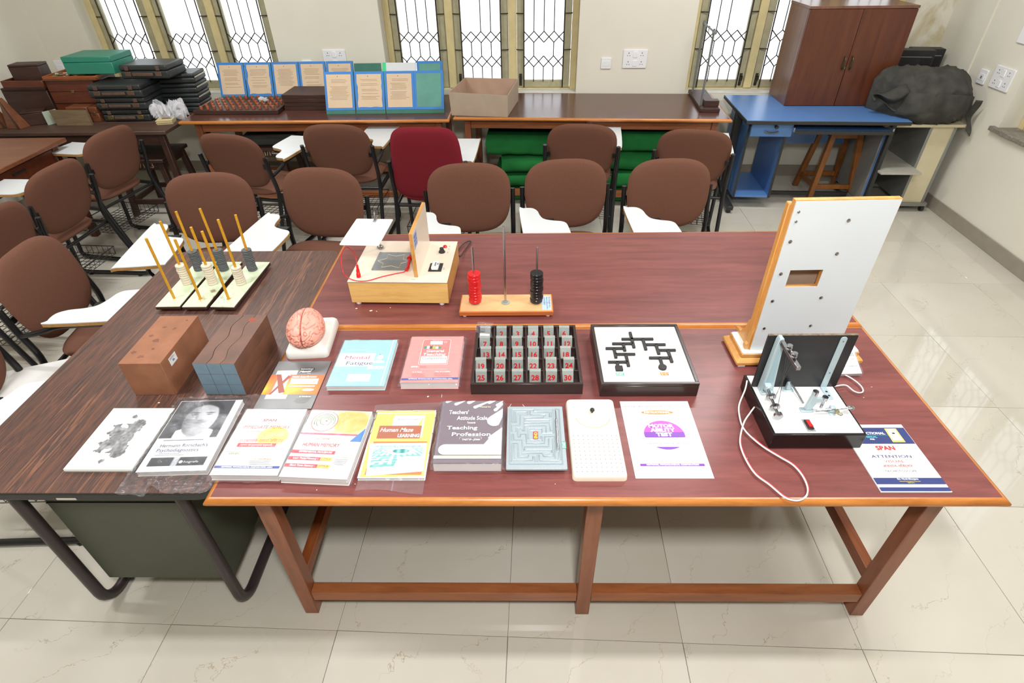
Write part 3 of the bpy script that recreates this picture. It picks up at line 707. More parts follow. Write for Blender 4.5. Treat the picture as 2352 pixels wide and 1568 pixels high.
# ================================================================ UNDER AND ON THE BACK BENCHES
M_felt = M('green_felt', (34, 104, 52), 0.95, spec=0.1, var=0.15, scale=5, bump=0.3, bscale=400)
def bench_pt(x, y, o=(0.327, 3.604), a=-3.9):
    return (o[0] + x * cos(R(a)) - y * sin(R(a)), o[1] + x * sin(R(a)) + y * cos(R(a)))
def mat_roll(label, x0, x1, y0, y1, z0, z1, seed):
    X, Y = bench_pt(x0, y0); t = thing('folded_mat', label, 'mat', (X, Y, z0), -3.9, 'folded green mats')
    L, Dp, H = x1 - x0, y1 - y0, z1 - z0; rings = []; n = 36; K = 26
    for k in range(K + 1):
        x = L * k / K; ring = []
        for i in range(n):
            a = 2 * pi * i / n
            y = sp(cos(a), .45) * Dp / 2; z = sp(sin(a), .55) * H / 2
            q = noise.noise(Vector((x * 4 + seed * 9, y * 4, z * 9 + seed))) * .012 + noise.noise(Vector((x * 13 + seed, y * 9, z * 15))) * .006
            f = 1 + q * 6
            e = .012 * noise.noise(Vector((y * 12, z * 14, seed))) if k in (0, K) else 0
            ring.append((x + e, Dp / 2 + y * f, max(0.0, min(H, H / 2 + z * f))))
        rings.append(ring)
    MB().loft(rings).build('felt', M_felt, t, smooth=60)
    # spiral fold visible on the end
    sp_ = spline([(-.004, Dp * .18, H * .5), (-.004, Dp * .3, H * .74), (-.004, Dp * .7, H * .72), (-.004, Dp * .8, H * .5), (-.004, Dp * .6, H * .3), (-.004, Dp * .35, H * .4)], 5)
    MB().tube(sp_, .005, 5).build('fold_line', M('dark_green_seam', (16, 56, 30), .95), t)
hs = [0, .125, .25, .395, .555]
nm = ['lowest on the floor', 'second from the floor', 'third from the floor', 'topmost']
for k in range(4):
    mat_roll('green folded felt mat, %s in the left pile under the carton bench' % nm[k], (.28, .30, .36, .235)[k], 1.04, .135, .63, hs[k], hs[k + 1], k + 1)
hs = [0, .13, .28, .44, .60]
for k in range(4):
    mat_roll('green folded felt mat, %s in the right pile near the blue desk' % nm[k], 1.10, (2.0, 2.05, 2.0, 2.10)[k], .135, .63, hs[k], hs[k + 1], k + 11)

M_card = M('grey_card', (170, 152, 132), 0.85, var=0.05, bump=0.1)
M_cardin = M('pinkish_card', (176, 146, 126), 0.85, var=0.05)
t = thing('carton', 'open grey-brown cardboard carton on the right bench', 'box', (0.312, 3.668, .7505), -9.5)
w_, d_, h_ = .452, .50, .172; e = .004
MB().box((0, 0, 0), (w_, d_, e)).build('base', M_cardin, t)
wl = MB(); wl.add([(0, 0, 0), (w_, 0, 0), (w_ + .006, -.01, h_ - .012), (-.008, -.004, h_), (0, e, 0), (w_, e, 0), (w_ + .006, e - .01, h_ - .012), (-.008, e - .004, h_)], [(0, 1, 2, 3), (5, 4, 7, 6), (0, 4, 5, 1), (3, 2, 6, 7), (0, 3, 7, 4), (1, 5, 6, 2)]); wl.build('front_wall', M_card, t)
wl = MB(); wl.box((0, d_ - e, 0), (w_, d_, h_)).build('back_wall', M_cardin, t)
MB().add([(0, 0, 0), (0, d_, 0), (-.004, d_, h_), (-.01, 0, h_ - .002), (e, 0, 0), (e, d_, 0), (e - .004, d_, h_), (e - .01, 0, h_ - .002)], [(1, 0, 3, 2), (4, 5, 6, 7), (3, 7, 6, 2), (0, 4, 7, 3), (1, 2, 6, 5)]).build('side_wall', M_cardin, t)
MB().add([(w_, 0, 0), (w_, d_, 0), (w_, d_, h_), (w_ + .008, -.008, h_ - .008), (w_ - e, 0, 0), (w_ - e, d_, 0), (w_ - e, d_, h_), (w_ + .004, -.008, h_ - .008)], [(0, 1, 2, 3), (5, 4, 7, 6), (2, 6, 7, 3), (0, 3, 7, 4), (1, 5, 6, 2)]).build('side_wall', M_card, t)

M_chrome = M('chrome', (176, 176, 180), 0.18, 1.0, var=0.01)
M_gmetal = M('grey_metal_rod', (126, 130, 130), 0.35, 0.5)
t = thing('pendulum_stand', 'dark wooden base with two tall grey rods joined by a crossbar at the bench end', 'apparatus', (2.27, 3.665, .7505), -5)
MB().box((0, 0, 0), (.15, .62, .028)).build('base', M_dkwood, t, bevel=.003)
MB().box((.035, .07, .0285), (.15, .14, .07)).build('block', M_dkwood, t, bevel=.002)
MB().cyl((.018, .105, .0285), (.018, .105, .565), .008, 10).build('rod', M_gmetal, t, smooth=60)
MB().cyl((.018, .52, .0285), (.018, .52, .565), .008, 10).build('rod', M_gmetal, t, smooth=60)
cb = MB().cyl((.018, .07, .545), (.018, .56, .545), .007, 10)
for y in (.105, .52): cb.lathe([(0, -.014), (.012, -.012), (.013, 0), (.012, .012), (0, .014)], 10, Matrix.Translation((.018, y, .545)))
cb.lathe([(0, -.01), (.014, -.008), (.014, .008), (0, .01)], 10, Matrix.Translation((.018, .065, .545)) @ Matrix.Rotation(R(90), 4, 'X'))
cb.cyl((.018, .30, .545), (.018, .30, .51), .003, 8).lathe([(0, -.012), (.011, 0), (0, .012)], 10, Matrix.Translation((.018, .30, .548)))
cb.build('crossbar', M_gmetal, t, smooth=60)

M_frm = M('blue_paper_tape', (52, 120, 190), 0.6, var=0.06)
M_buff = M('buff_paper', (206, 182, 152), 0.8, var=0.04)
M_grn = M('green_board', (52, 108, 92), 0.7, var=0.1)
M_grn2 = M('worn_green_paper', (92, 146, 132), 0.75, var=0.12, scale=8)
M_inkg = M('grey_print', (150, 128, 108), 0.85)
def board(label, x, y, w_, h_, lean, kind, tape=.022, rz=0, group='leaning instruction boards', torn=0, seed=0):
    t = thing('instruction_board', label, 'board', (x, y, .7505), rz, group)
    mm = Matrix.Rotation(R(90 - lean), 4, 'X')                # board lies in local XY then stands up leaning back
    rng = random.Random(seed)
    MB().box((0, 0, -.012), (w_ - .003, h_, 0), mm).build('backing_board', M_grn if kind != 'white' else M_tab, t, bevel=.001)
    y0 = .03
    if kind in ('paper', 'green'):
        tp = MB(); T = tape; z0, z1 = .0003, .0016
        tp.box((.002, y0, z0), (w_ - .004, y0 + T, z1), mm); tp.box((.002, h_ - T, z0), (w_ - .004, h_, z1), mm); tp.box((.002, y0 + T, z0), (.002 + T, h_ - T, z1), mm); tp.box((w_ - .004 - T, y0 + T, z0), (w_ - .004, h_ - T, z1), mm)
        tp.build('blue_border', M_frm, t)
        # sheet with a slightly torn edge
        px0, py0, px1, py1 = T * .9, y0 + T * .8, w_ - T * 1.05, h_ - T * .9
        poly = []
        for k in range(9): poly.append((px0 + (px1 - px0) * k / 8, py0 + (rng.uniform(0, .006) if torn else 0)))
        for k in range(1, 8): poly.append((px1 + (rng.uniform(-.004, .003) if torn else 0), py0 + (py1 - py0) * k / 8))
        for k in range(9): poly.append((px1 - (px1 - px0) * k / 8, py1))
        for k in range(1, 8): poly.append((px0 + (rng.uniform(-.003, .006) if torn else 0), py1 - (py1 - py0) * k / 8))
        MB().prism(poly, .0017, .0022, mm).build('sheet', M_buff if kind == 'paper' else M_grn2, t)
        if kind == 'paper':
            ln = MB(); yy = h_ - .06
            while yy > y0 + .07:
                a = px0 + rng.uniform(.02, .04); b = px1 - rng.uniform(.02, .05)
                if rng.random() < .78: ln.box((a, yy, .0023), (b, yy + .0028, .0025), mm)
                yy -= .0105
            ln.build('typed_lines', M_inkg, t)
            MB().cyl((w_ / 2 - .01, h_ - .035, .0022), (w_ / 2 - .01, h_ - .035, .0035), .003, 8, M=mm).build('tack', M_dark, t)
    if kind == 'white':
        MB().box((0, .0, .0003), (.03, h_, .002), mm).build('green_spine', M('bright_green_tape', (60, 206, 140), .6), t)
    return t
bx = [-1.765, -1.527, -1.29, -1.055, -.815, -.575]
lb = ['blue-bordered board with buff sheet, leftmost of the rear row', 'blue-bordered board with torn left edge, second of the rear row', 'blue-bordered board with buff sheet above the dark planks, third of the rear row', 'blue-bordered board with buff sheet, fourth of the rear row', 'blue-bordered board half hidden behind the front row, fifth of the rear row']
for k in range(5): board(lb[k], bx[k], 4.215, .236, .30, 20, 'paper', torn=k == 1, seed=k)
board('plain dark green board half hidden in the rear row', bx[5], 4.22, .236, .28, 20, 'plain', seed=6)
board('white sheet with bright green spine leaning in the rear row', -.335, 4.22, .295, .285, 22, 'white', rz=-3, seed=7)
board('worn green board with blue top edge at the right end of the rear row', -.03, 4.20, .225, .295, 20, 'green', seed=8)
fx = [-.705, -.462, -.222, .012]
lf = ['blue-bordered board with buff sheet, leftmost of the front row', 'blue-bordered board with ragged buff sheet, second of the front row', 'blue-bordered board with buff sheet, third of the front row', 'worn green board without a sheet at the right end of the front row']
for k in range(4): board(lf[k], fx[k], 3.735, .239, .315, 24, 'paper' if k < 3 else 'green', torn=k == 1, seed=20 + k)
# support blocks the front row stands against
t = thing('book_stack', 'low stack of pale old ledgers propping the front row of blue boards', 'books', (-.48, 3.815, .7505), 0)
for k in range(4): MB().box((.0, .0, k * .026), (.68, .14, k * .026 + .025)).build('ledger', M('ledger_cloth', (176, 168, 140), .8), t, bevel=.002)

t = thing('peg_board', 'dark wooden board set with rows of wooden pegs', 'board', (-1.80, 3.765, .7505), -1.3)
MB().add([(0, 0, 0), (.70, 0, 0), (.685, .43, 0), (.02, .43, 0), (0, 0, .032), (.70, 0, .032), (.685, .43, .032), (.02, .43, .032)], [(3, 2, 1, 0), (4, 5, 6, 7), (0, 1, 5, 4), (1, 2, 6, 5), (2, 3, 7, 6), (3, 0, 4, 7)]).build('base', M_dkwood, t, bevel=.003)
M_peg = WOOD('orange_peg', [(0.25, (120, 60, 32)), (0.75, (158, 88, 52))], (8, 8, 2), .4)
pg = None
for j in range(5):
    for i in range(12):
        if (j, i) in ((4, 0), (3, 5), (4, 7)): continue
        if pg is None: pg = p_ = MB().lathe([(0, 0), (.0125, 0), (.0125, .024), (.0115, .026), (0, .026)], 10).build('peg', M_peg, t)
        else: p_ = pg.copy(); COL.objects.link(p_); p_.parent = t
        p_.location = (.055 + i * .054 + .004 * j, .045 + j * .082, .032)
def crumple(name, label, loc, sx, sy, sz, seed, n=26):
    """loose film: a heap of bent, fluted sheets"""
    rng = random.Random(seed); mb = MB()
    for k in range(n):
        a = rng.uniform(0, 2 * pi); L_ = rng.uniform(.45, 1.1); wd = rng.uniform(.25, .6); cx, cy = rng.uniform(-.35, .35) * sx, rng.uniform(-.35, .35) * sy; up = rng.uniform(.1, 1.0); ph = rng.uniform(0, 9); tw = rng.uniform(-1, 1)
        def fn(u, v):
            r = L_ * u; q = (v - .5) * wd * (.3 + u * .9)
            x = cx + sx * (r * cos(a) * .8 - q * sin(a)) ; y = cy + sy * (r * sin(a) * .8 + q * cos(a))
            z = sz * (up * (1.5 * u - 1.1 * u * u) + .16 * sin(ph + v * 11 + u * 3) * u + .12 * tw * (v - .5) + .05 * sin(ph + 23 * v)) * 1.15 + .004
            return (x, y, max(.001, z))
        mb.surf(fn, 8, 9)
    o = thing(name, label, 'plastic bag', loc); mb.build('film', M_heap, o, smooth=40); return o
_t = NT('white_crumpled_film'); _tr = _t.n('ShaderNodeBsdfTransparent'); _df = _t.n('ShaderNodeBsdfPrincipled'); _df.inputs['Base Color'].default_value = (.80, .80, .83, 1); _df.inputs['Roughness'].default_value = .18; _mx = _t.n('ShaderNodeMixShader'); _mx.inputs[0].default_value = .42
_t.l(_tr.outputs[0], _mx.inputs[1]); _t.l(_df.outputs[0], _mx.inputs[2]); _t.l(_mx.outputs[0], _t.out.inputs['Surface']); M_heap = _t.m
crumple('plastic_wrap', 'small crumpled white plastic wrap on the back of the peg board', (-1.31, 4.02, .784), .06, .045, .05, 3, 16)
t = thing('plank_stack', 'stack of dark wooden boards between the peg board and the front blue boards', 'boards', (-1.085, 3.87, .7505), -2)
for k in range(4): MB().box((random.uniform(-.006, .006), random.uniform(-.004, .004), k * .03), (.36, .30, k * .03 + .0292)).build('board', M_dkwood, t, bevel=.002)

# ---- old bench: brief cases, boxes
M_vinyl = M('black_vinyl', (40, 44, 44), 0.38, var=0.12, bump=0.2, bscale=160)
M_worn = M('worn_brown_leather', (84, 62, 50), 0.6, var=0.2, scale=30)
M_brass = M('old_brass', (120, 104, 70), 0.4, 0.7)
def case(label, loc, rz, w_, d_, h_, group, strap=True, rail=False):
    t = thing('brief_case', label, 'case', loc, rz, group)
    MB().box((0, 0, 0), (w_, d_, h_ * .58)).build('body', M_vinyl, t, bevel=.012, seg=3)
    MB().box((.001, .001, h_ * .585), (w_ - .001, d_ - .001, h_ - .0005)).build('lid', M_vinyl, t, bevel=.012, seg=3)
    if strap:
        hd = MB().box((w_ * .26, -.016, h_ * .22), (w_ * .70, -.002, h_ * .46)).build('handle', M_worn, t, bevel=.005, seg=2)
        for a, b in ((.10, .23), (.73, .87)): MB().box((w_ * a, -.006, h_ * .2), (w_ * b, -.0005, h_ * .55)).build('name_plate', M_brass if label.startswith('lowest') else M_worn, t, bevel=.002)
        for a in (.13, .78): MB().box((w_ * a, -.007, h_ * .62), (w_ * (a + .08), -.0005, h_ * .92)).build('clasp', M_worn, t, bevel=.002)
    if rail:
        MB().box((w_ + .0005, .01, h_ * .52), (w_ + .005, d_ - .01, h_ * .66)).build('metal_rail', M('worn_aluminium', (196, 192, 176), .4, .5), t, bevel=.001)
    return t
G3 = 'black brief cases'
case('lowest black brief case of the front stack on the old bench', (-2.505, 3.70, .7205), 1.5, .375, .29, .092, G3)
case('middle black brief case of the front stack on the old bench', (-2.51, 3.69, .8130), 0.5, .395, .30, .092, G3)
case('topmost black brief case of the front stack on the old bench', (-2.525, 3.68, .9055), 0.5, .42, .31, .095, G3)
zz = .7205
for k in range(4):
    case(['lowest', 'second lowest', 'third lowest', 'fourth lowest'][k] + ' pale-railed black case of the rear stack by the window', (-2.16, 3.95 + .01 * k, zz), 2 + k, .33, .25, .072, G3, False, True); zz += .0725
case('large black brief case with leather handle on top of the rear stack', (-2.31, 3.83, zz), -1, .385, .28, .10, G3)
M_green = M('sea_green_paint', (38, 124, 102), 0.42, var=0.06)
def wbox(name, label, loc, rz, size, mat, lid=.6, bev=.003, hasp=None, cat='box', group=None):
    t = thing(name, label, cat, loc, rz, group); a, b, c = size
    MB().box((0, 0, 0), (a, b, c * lid - .001)).build('body', mat, t, bevel=bev); MB().box((0, 0, c * lid), (a, b, c)).build('lid', mat, t, bevel=bev)
    if hasp: MB().box((a * .5 - .012, -.004, c * lid - .012), (a * .5 + .012, 0, c * lid + .012)).build('hasp', M_brass, t, bevel=.001)
    return t
wbox('wooden_chest', 'brown wooden chest on the old bench under the tray of tiles', (-2.94, 3.82, .838), 0, (.385, .30, .175), M_redwood, .5, hasp=1)
wbox('small_box', 'small brown box left of the black cases, above the plank', (-2.78, 3.70, .7205), 0, (.17, .11, .115), M_midwood, .6, hasp=1, group='small brown boxes')
wbox('small_box', 'small brown box touching the black cases, above the plank', (-2.60, 3.70, .7205), 3, (.065, .11, .112), M_midwood, .6, hasp=1, group='small brown boxes')
t = thing('long_chest', 'low brown wooden chest at the back of the old bench beneath the taller chest', 'box', (-2.95, 3.83, .7205), 0)
MB().box((0, 0, 0), (.425, .29, .117)).build('body', M_redwood, t, bevel=.003)
t = thing('rough_plank', 'rough grey-brown plank standing on edge before the small brown boxes', 'plank', (-2.86, 3.615, .7205), 0)
MB().add([(0.02, 0, 0), (.30, 0, 0), (.285, .02, .105), (-.01, .02, .11), (0.02, .022, 0), (.30, .022, 0), (.285, .042, .105), (-.01, .042, .11)], [(3, 2, 1, 0)[::-1], (4, 5, 6, 7)[::-1], (0, 4, 5, 1)[::-1], (3, 7, 6, 2), (0, 3, 7, 4), (1, 5, 6, 2)]).build('timber', WOOD('rough_timber', [(0.25, (84, 68, 48)), (0.75, (122, 102, 74))], (1.2, 9, 9), .8, 3, .8, bump=.3), t)
t = thing('tile_tray', 'orange wooden tray heaped with small wooden letter tiles', 'tray', (-2.93, 3.80, 1.0135), 0)
MB().box((0, 0, 0), (.43, .32, .008)).build('base', M_midwood, t)
M_orange = WOOD('orange_wood', [(0.25, (120, 58, 22)), (0.75, (156, 84, 36))], (1.6, 10, 10), .4)
for bx_ in (((0, 0, .0081), (.43, .012, .03)), ((0, .308, .0081), (.43, .32, .03)), ((0, .012, .0081), (.012, .308, .03)), ((.418, .012, .0081), (.43, .308, .03))): MB().box(*bx_).build('rim', M_orange, t, bevel=.002)
tl = [M('tile_cream', (206, 190, 160), .7), M('tile_pink', (176, 112, 92), .7), M('tile_green', (96, 112, 78), .7), M('tile_brown', (110, 70, 50), .7)]
rng = random.Random(5)
for k in range(64):
    a = rng.uniform(0, 180); p_ = MB().box((-.02, -.012, 0), (.02, .012, .006)).build('tile', tl[rng.choice((0, 0, 0, 1, 2, 3))], t)
    p_.location = (rng.uniform(.03, .40), rng.uniform(.03, .29), .0085 + .0065 * (k // 22)); p_.rotation_euler = (0, 0, R(a))
wbox('green_box', 'sea-green lidded wooden box on top of the pile by the left window', (-2.735, 3.83, 1.05), 0, (.39, .30, .125), M_green, .68, .004)
wbox('wooden_box', 'dark brown box with a grey top under the open tray at the left', (-3.33, 3.82, .7205), 0, (.37, .26, .235), M_dkwood, .92)
t = thing('open_tray', 'open brown wooden tray holding small dark parts', 'tray', (-3.28, 3.80, .956), 0)
MB().box((0, 0, 0), (.335, .24, .008)).build('base', M_dkwood, t)
for bx_ in (((0, 0, .0081), (.335, .012, .058)), ((0, .228, .0081), (.335, .24, .058)), ((0, .012, .0081), (.012, .228, .058)), ((.323, .012, .0081), (.335, .228, .058))): MB().box(*bx_).build('rim', M_redwood, t, bevel=.002)
o = wbox('cube_box', 'dark brown box resting tilted inside the open tray', (-3.22, 3.87, .966), 6, (.23, .13, .15), M_dkwood, .9)
for k, (x, y, a) in enumerate(((.03, .03, 20), (.14, .02, -12), (.22, .03, 34))):
    o = thing('wooden_paddle', ['small dark wooden paddle nearest the left end of the open tray', 'small dark wooden paddle lying in the middle of the open tray', 'small dark wooden paddle pointing over the right rim of the open tray'][k], 'paddle', (-3.25 + x, 3.815 + y * .5, .9645), a * .3, 'paddles in the open tray'); MB().box((0, 0, 0), (.075, .022, .012)).lathe([(0, 0), (.016, .002), (.016, .010), (0, .012)], 10, Matrix.Translation((.08, .011, 0))).build('blade', M_dkwood, o, bevel=.003)
wbox('flat_box', 'dark brown flat box at the left end of the old bench behind the wedges', (-3.09, 3.60, .7205), 25, (.16, .12, .10), M_dkwood, .9)
o = thing('thin_book', 'thin pale green booklet standing on edge among the boxes', 'book', (-2.925, 3.63, .7205), 60); MB().box((0, 0, 0), (.10, .008, .10)).build('cover', M('pale_green_cover', (170, 180, 160), .7), o)
for k, (x, y, rz) in enumerate(((-3.34, 3.56, 0), (-3.20, 3.55, -12))):
    o = thing('wooden_wedge', ['wooden wedge at the very left end of the old bench', 'tall wooden wedge with a dark inner face beside the flat box'][k], 'wedge', (x, y, .7205), rz, 'wooden wedges')
    MB().add([(0, 0, 0), (.13, 0, 0), (.13, .09, 0), (0, .09, 0), (.035, .02, .22), (.045, .02, .22), (.045, .05, .22), (.035, .05, .22)], [(3, 2, 1, 0), (4, 5, 6, 7), (0, 1, 5, 4), (1, 2, 6, 5), (2, 3, 7, 6), (3, 0, 4, 7)]).build('body', M_midwood, o, bevel=.002)
    MB().add([(.10, -.002, .002), (.128, -.002, .002), (.047, .017, .215), (.043, .017, .215)], [(0, 1, 2, 3)]).build('dark_face', M_dkwood, o)
crumple('plastic_sheet', 'crumpled clear plastic sheet heaped between the cases and the peg board', (-2.00, 3.78, .722), .14, .11, .19, 11, 44)
t = thing('card_stack', 'small stack of old printed cards at the corner of the old bench', 'cards', (-2.03, 3.60, .7205), 12)
for k in range(5): MB().box((random.uniform(-.008, .008), random.uniform(-.008, .008), k * .006), (.12, .10, k * .006 + .0052)).build('card', M('old_card', (190, 176, 130), .7), t)
MB().box((.03, .05, .0294), (.10, .075, .0300)).build('print', M('dull_blue_print', (80, 84, 100), .6), t); MB().box((.02, .08, .0294), (.09, .09, .0300)).build('print', M('dull_red_print', (176, 84, 60), .6), t)
# ================================================================ ON THE TABLES
TZ, DZT = 0.7503, 0.7353
M_paper = M('white_paper', (228, 228, 225), 0.55, var=0.01)
M_page = M('page_edges', (222, 220, 218), 0.8, var=0.04)
def C(name, rgb, rough=0.4): return M(name, rgb, rough, var=0.02)
P_red = C('print_red', (206, 48, 52)); P_dred = C('print_dark_red', (160, 40, 44)); P_blue = C('print_blue', (52, 76, 168)); P_navy = C('print_navy', (44, 56, 110)); P_black = C('print_black', (34, 34, 38)); P_grey = C('print_grey', (98, 98, 106)); P_lgrey = C('print_light_grey', (150, 150, 156)); P_white = C('print_white', (244, 244, 242)); P_yel = C('print_yellow', (246, 228, 96)); P_or = C('print_orange', (236, 120, 40)); P_purp = C('print_purple', (112, 54, 160)); P_green = C('print_green', (120, 140, 70)); P_teal = C('print_teal', (56, 160, 130))
def book(name, label, x, y, z, w_, h_, th, cover, rz=0, cat='book', sleeve=None, pages=True, group=None):
    t = thing(name, label, cat, (x, y, z), rz, group)
    if pages and th > .004:
        MB().box((.0015, .0015, 0.0006), (w_ - .0015, h_ - .0015, th - .0008)).build('pages', M_page, t)
        MB().box((0, 0, th - .0007), (w_, h_, th)).box((0, 0, 0), (w_, h_, .0005)).build('cover', cover, t)
    else: MB().box((0, 0, 0), (w_, h_, th)).build('cover', cover, t)
    if sleeve:
        a, b, c, d = sleeve; rng = random.Random(hash(name) % 97 if 0 else len(label))
        nx, ny = 16, 20
        def fn(u, v):
            X = -a + (w_ + a + b) * u; Y = -c + (h_ + c + d) * v
            ed = max(0, -X, X - w_, -Y, Y - h_); fall = min(1, ed / .012)
            zz = th + .0028 - (th * .75) * fall + .0012 * noise.noise(Vector((X * 40, Y * 40, len(label)))) + (.004 * noise.noise(Vector((X * 60, Y * 60, 2.0))) if ed > .002 else 0)
            wob = .003 * noise.noise(Vector((u * 9, v * 9, len(label) * .3)))
            return (X + (wob if u in (0, 1) else 0), Y + (wob if v in (0, 1) else 0), max(.0006, zz))
        MB().surf(fn, nx * 2, ny * 2).build('plastic_sleeve', M_film, t, smooth=80)
    return t
class Ink:
    """layers of flat print on a cover"""
    def __init__(s, t, th): s.t = t; s.z = th + .0002
    def poly(s, pts, mat, name='print_panel'):
        o = MB().prism(pts, s.z, s.z + .0001).build(name, mat, s.t, smooth=0); s.z += .00018; return o
    def rect(s, x0, y0, x1, y1, mat, r=0, name='print_panel'):
        return s.poly(rpoly(x0, y0, x1, y1, r) if r else [(x0, y0), (x1, y0), (x1, y1), (x0, y1)], mat, name)
    def ell(s, cx, cy, rx, ry, mat, a0=0, a1=360, n=36, name='print_panel'):
        return s.poly([(cx + rx * cos(R(a0 + (a1 - a0) * k / n)), cy + ry * sin(R(a0 + (a1 - a0) * k / n))) for k in range(n + (a1 - a0 < 360))], mat, name)
    def tx(s, st, x, y, width, size, mat, shear=0.0, bold=0.0, rz=0.0):
        o = text(st, size / .7, x, y, s.z + .00012, mat, s.t, width=width, shear=shear, bold=bold, rz=R(rz)); return o
    def lines(s, x0, x1, y0, n, step, mat, hh=.0016, rng=None):
        mb = MB(); rng = rng or random.Random(n)
        for k in range(n):
            a = x0 + rng.uniform(0, .15) * (x1 - x0); b = x1 - rng.uniform(0, .2) * (x1 - x0); mb.box((a, y0 - k * step, s.z), (b, y0 - k * step + hh, s.z + .0001))
        mb.build('small_print', mat, s.t, smooth=0)

# inkblot cards: generic symmetric blot
t = thing('inkblot_cards', 'white cards with a grey inkblot on the zebra desk', 'cards', (-.452, .113, DZT))
for k in range(4): MB().box((random.uniform(-.001, .001), random.uniform(-.001, .001), k * .0032), (.1985, .249, k * .0032 + .003)).build('card', M_paper, t)
def blot_field(u, v):
    # mirror axis across the card; u across, v along
    x = abs(v - .48); p = Vector((x * 5.2, u * 4.2, 3.3))
    f = noise.noise(p) * .6 + noise.noise(p * 2.3) * .32 + noise.noise(p * 5.1) * .16
    d = 1 - (((u - .5) / .34) ** 2 + (x / .42) ** 2)
    return d * .62 + f * 1.25 - .16
def blot_col(u, v):
    g = 128 + 46 * noise.noise(Vector((u * 7, abs(v - .48) * 9, 1))) + 40 * noise.noise(Vector((u * 19, abs(v - .48) * 21, 5)))
    g = max(78, min(178, g)); return (g, g, g + 2)
picture(blot_col, .02, .015, .178, .235, .0131, 90, 120, t, 'inkblot', mask=lambda u, v: blot_field(u, v) > 0)

# portrait book in a plastic bag
bk = book('portrait_book', 'book with a grey portrait on its cover in a loose clear plastic bag', -.232, .098, DZT, .198, .29, .018, M_paper, 2.0)
ik = Ink(bk, .018)
def portrait(u, v):
    # a plain, generic man's head: dark ground, pale face, dark hair, collar
    g = 62 + 40 * (u - .5) * (u - .5) + 8 * noise.noise(Vector((u * 4, v * 4, 0)))
    fx, fy = (u - .54) / .30, (v - .50) / .46
    def sm(a, b, x): 
        q = max(0, min(1, (x - a) / (b - a))); return q * q * (3 - 2 * q)
    # shoulders / collar
    sh_ = v - .20 + .9 * abs(u - .55) ** 1.6
    if sh_ < 0: g = 48
    if abs(u - .55) < .33 and v < .27 - .5 * abs(abs(u - .55) - .16): g = 226
    if abs(u - .55) < .10 and v < .16: g = 205
    # head
    r = fx * fx + (fy * (1 if fy > 0 else .95)) ** 2
    jaw = abs(fx) - (1.02 - .45 * max(0, -fy - .1))
    k = 1 - sm(.86, 1.0, r)
    face = 190 - 70 * sm(.1, .9, -fx) + 22 * sm(0, .8, fx) - 18 * abs(fy)
    if abs(u - .54) < .1 and .12 < v < .3: g = max(g, 150)
    if jaw < 0: g = g * (1 - k) + face * k
    # hair
    hr = v - (.80 + .06 * cos((u - .54) * 9) - .35 * max(0, abs(u - .54) - .22))
    hk = sm(0, .05, hr) * (1 - sm(.86, 1.0, ((u - .54) / .37) ** 2 + ((v - .62) / .42) ** 2)); g = g * (1 - hk) + 40 * hk
    for ex in (.40, .66):
        b = (1 - sm(.3, 1, ((u - ex) / .10) ** 2 + ((v - .665) / .018) ** 2)); g = g * (1 - .75 * b) + 40 * .75 * b      # brows
        b = (1 - sm(.3, 1, ((u - ex) / .07) ** 2 + ((v - .615) / .022) ** 2)); g = g * (1 - .65 * b) + 50 * .65 * b     # eyes
    b = 1 - sm(.2, 1, ((u - .475 + .02) / .035) ** 2 + ((v - .53) / .10) ** 2); g = g * (1 - .28 * b) + 70 * .28 * b      # nose side
    b = 1 - sm(.2, 1, ((u - .54) / .09) ** 2 + ((v - .455) / .020) ** 2); g = g * (1 - .45 * b) + 60 * .45 * b
    b = 1 - sm(.2, 1, ((u - .54) / .16) ** 2 + ((v - .405) / .026) ** 2); g = g * (1 - .4 * b) + 80 * .4 * b              # moustache
    b = 1 - sm(.3, 1, ((u - .54) / .10) ** 2 + ((v - .365) / .010) ** 2); g = g * (1 - .6 * b) + 60 * .6 * b
    return (g, g + 1, g + 4)
picture(portrait, .002, .128, .176, .288, ik.z, 70, 72, bk, 'portrait_print')
ik.lines(.020, .166, .118, 1, .006, P_grey, .0022); ik.tx("Hermann Rorschach's", .024, .092, .140, .0125, P_navy); ik.tx('Psychodiagnostics', .022, .074, .122, .0125, P_navy)
ik.lines(.022, .11, .066, 2, .006, P_lgrey, .0016)
def lower(u, v):
    g = 52 if (u < .42 or u > .52) else 190 + 40 * noise.noise(Vector((u * 30, v * 12, 1)))
    return (g, g + 4, g + 8)
picture(lower, .020, .020, .182, .052, ik.z, 40, 6, bk, 'lower_print'); ik.z += .0002
ik.ell(.112, .034, .0055, .0055, P_white, n=16); ik.tx('hogrefe', .121, .030, .042, .008, P_white)
def bagfn(u, v):
    X = -.030 + .272 * u; Y = -.062 + .385 * v
    if v < .12: X = -.03 + .25 * u + .02 * sin(u * 9)
    Y += (-.022 * noise.noise(Vector((u * 5, 0, 4))) - .012 * sin(u * 11)) * (1 - v) ** 4 + (.010 * noise.noise(Vector((u * 6, 3, 1)))) * v ** 6
    ed = max(0, -X, X - .198, -Y, Y - .29); fall = min(1, ed / .02)
    z = .0215 - .017 * fall + .0016 * noise.noise(Vector((X * 30, Y * 30, 3))) + (.011 * abs(noise.noise(Vector((X * 38, Y * 55, 9)))) if ed > .003 else 0)
    return (X, Y, max(.0007, z))
MB().surf(bagfn, 72, 90).build('plastic_bag', M_bagfilm, bk, smooth=60)

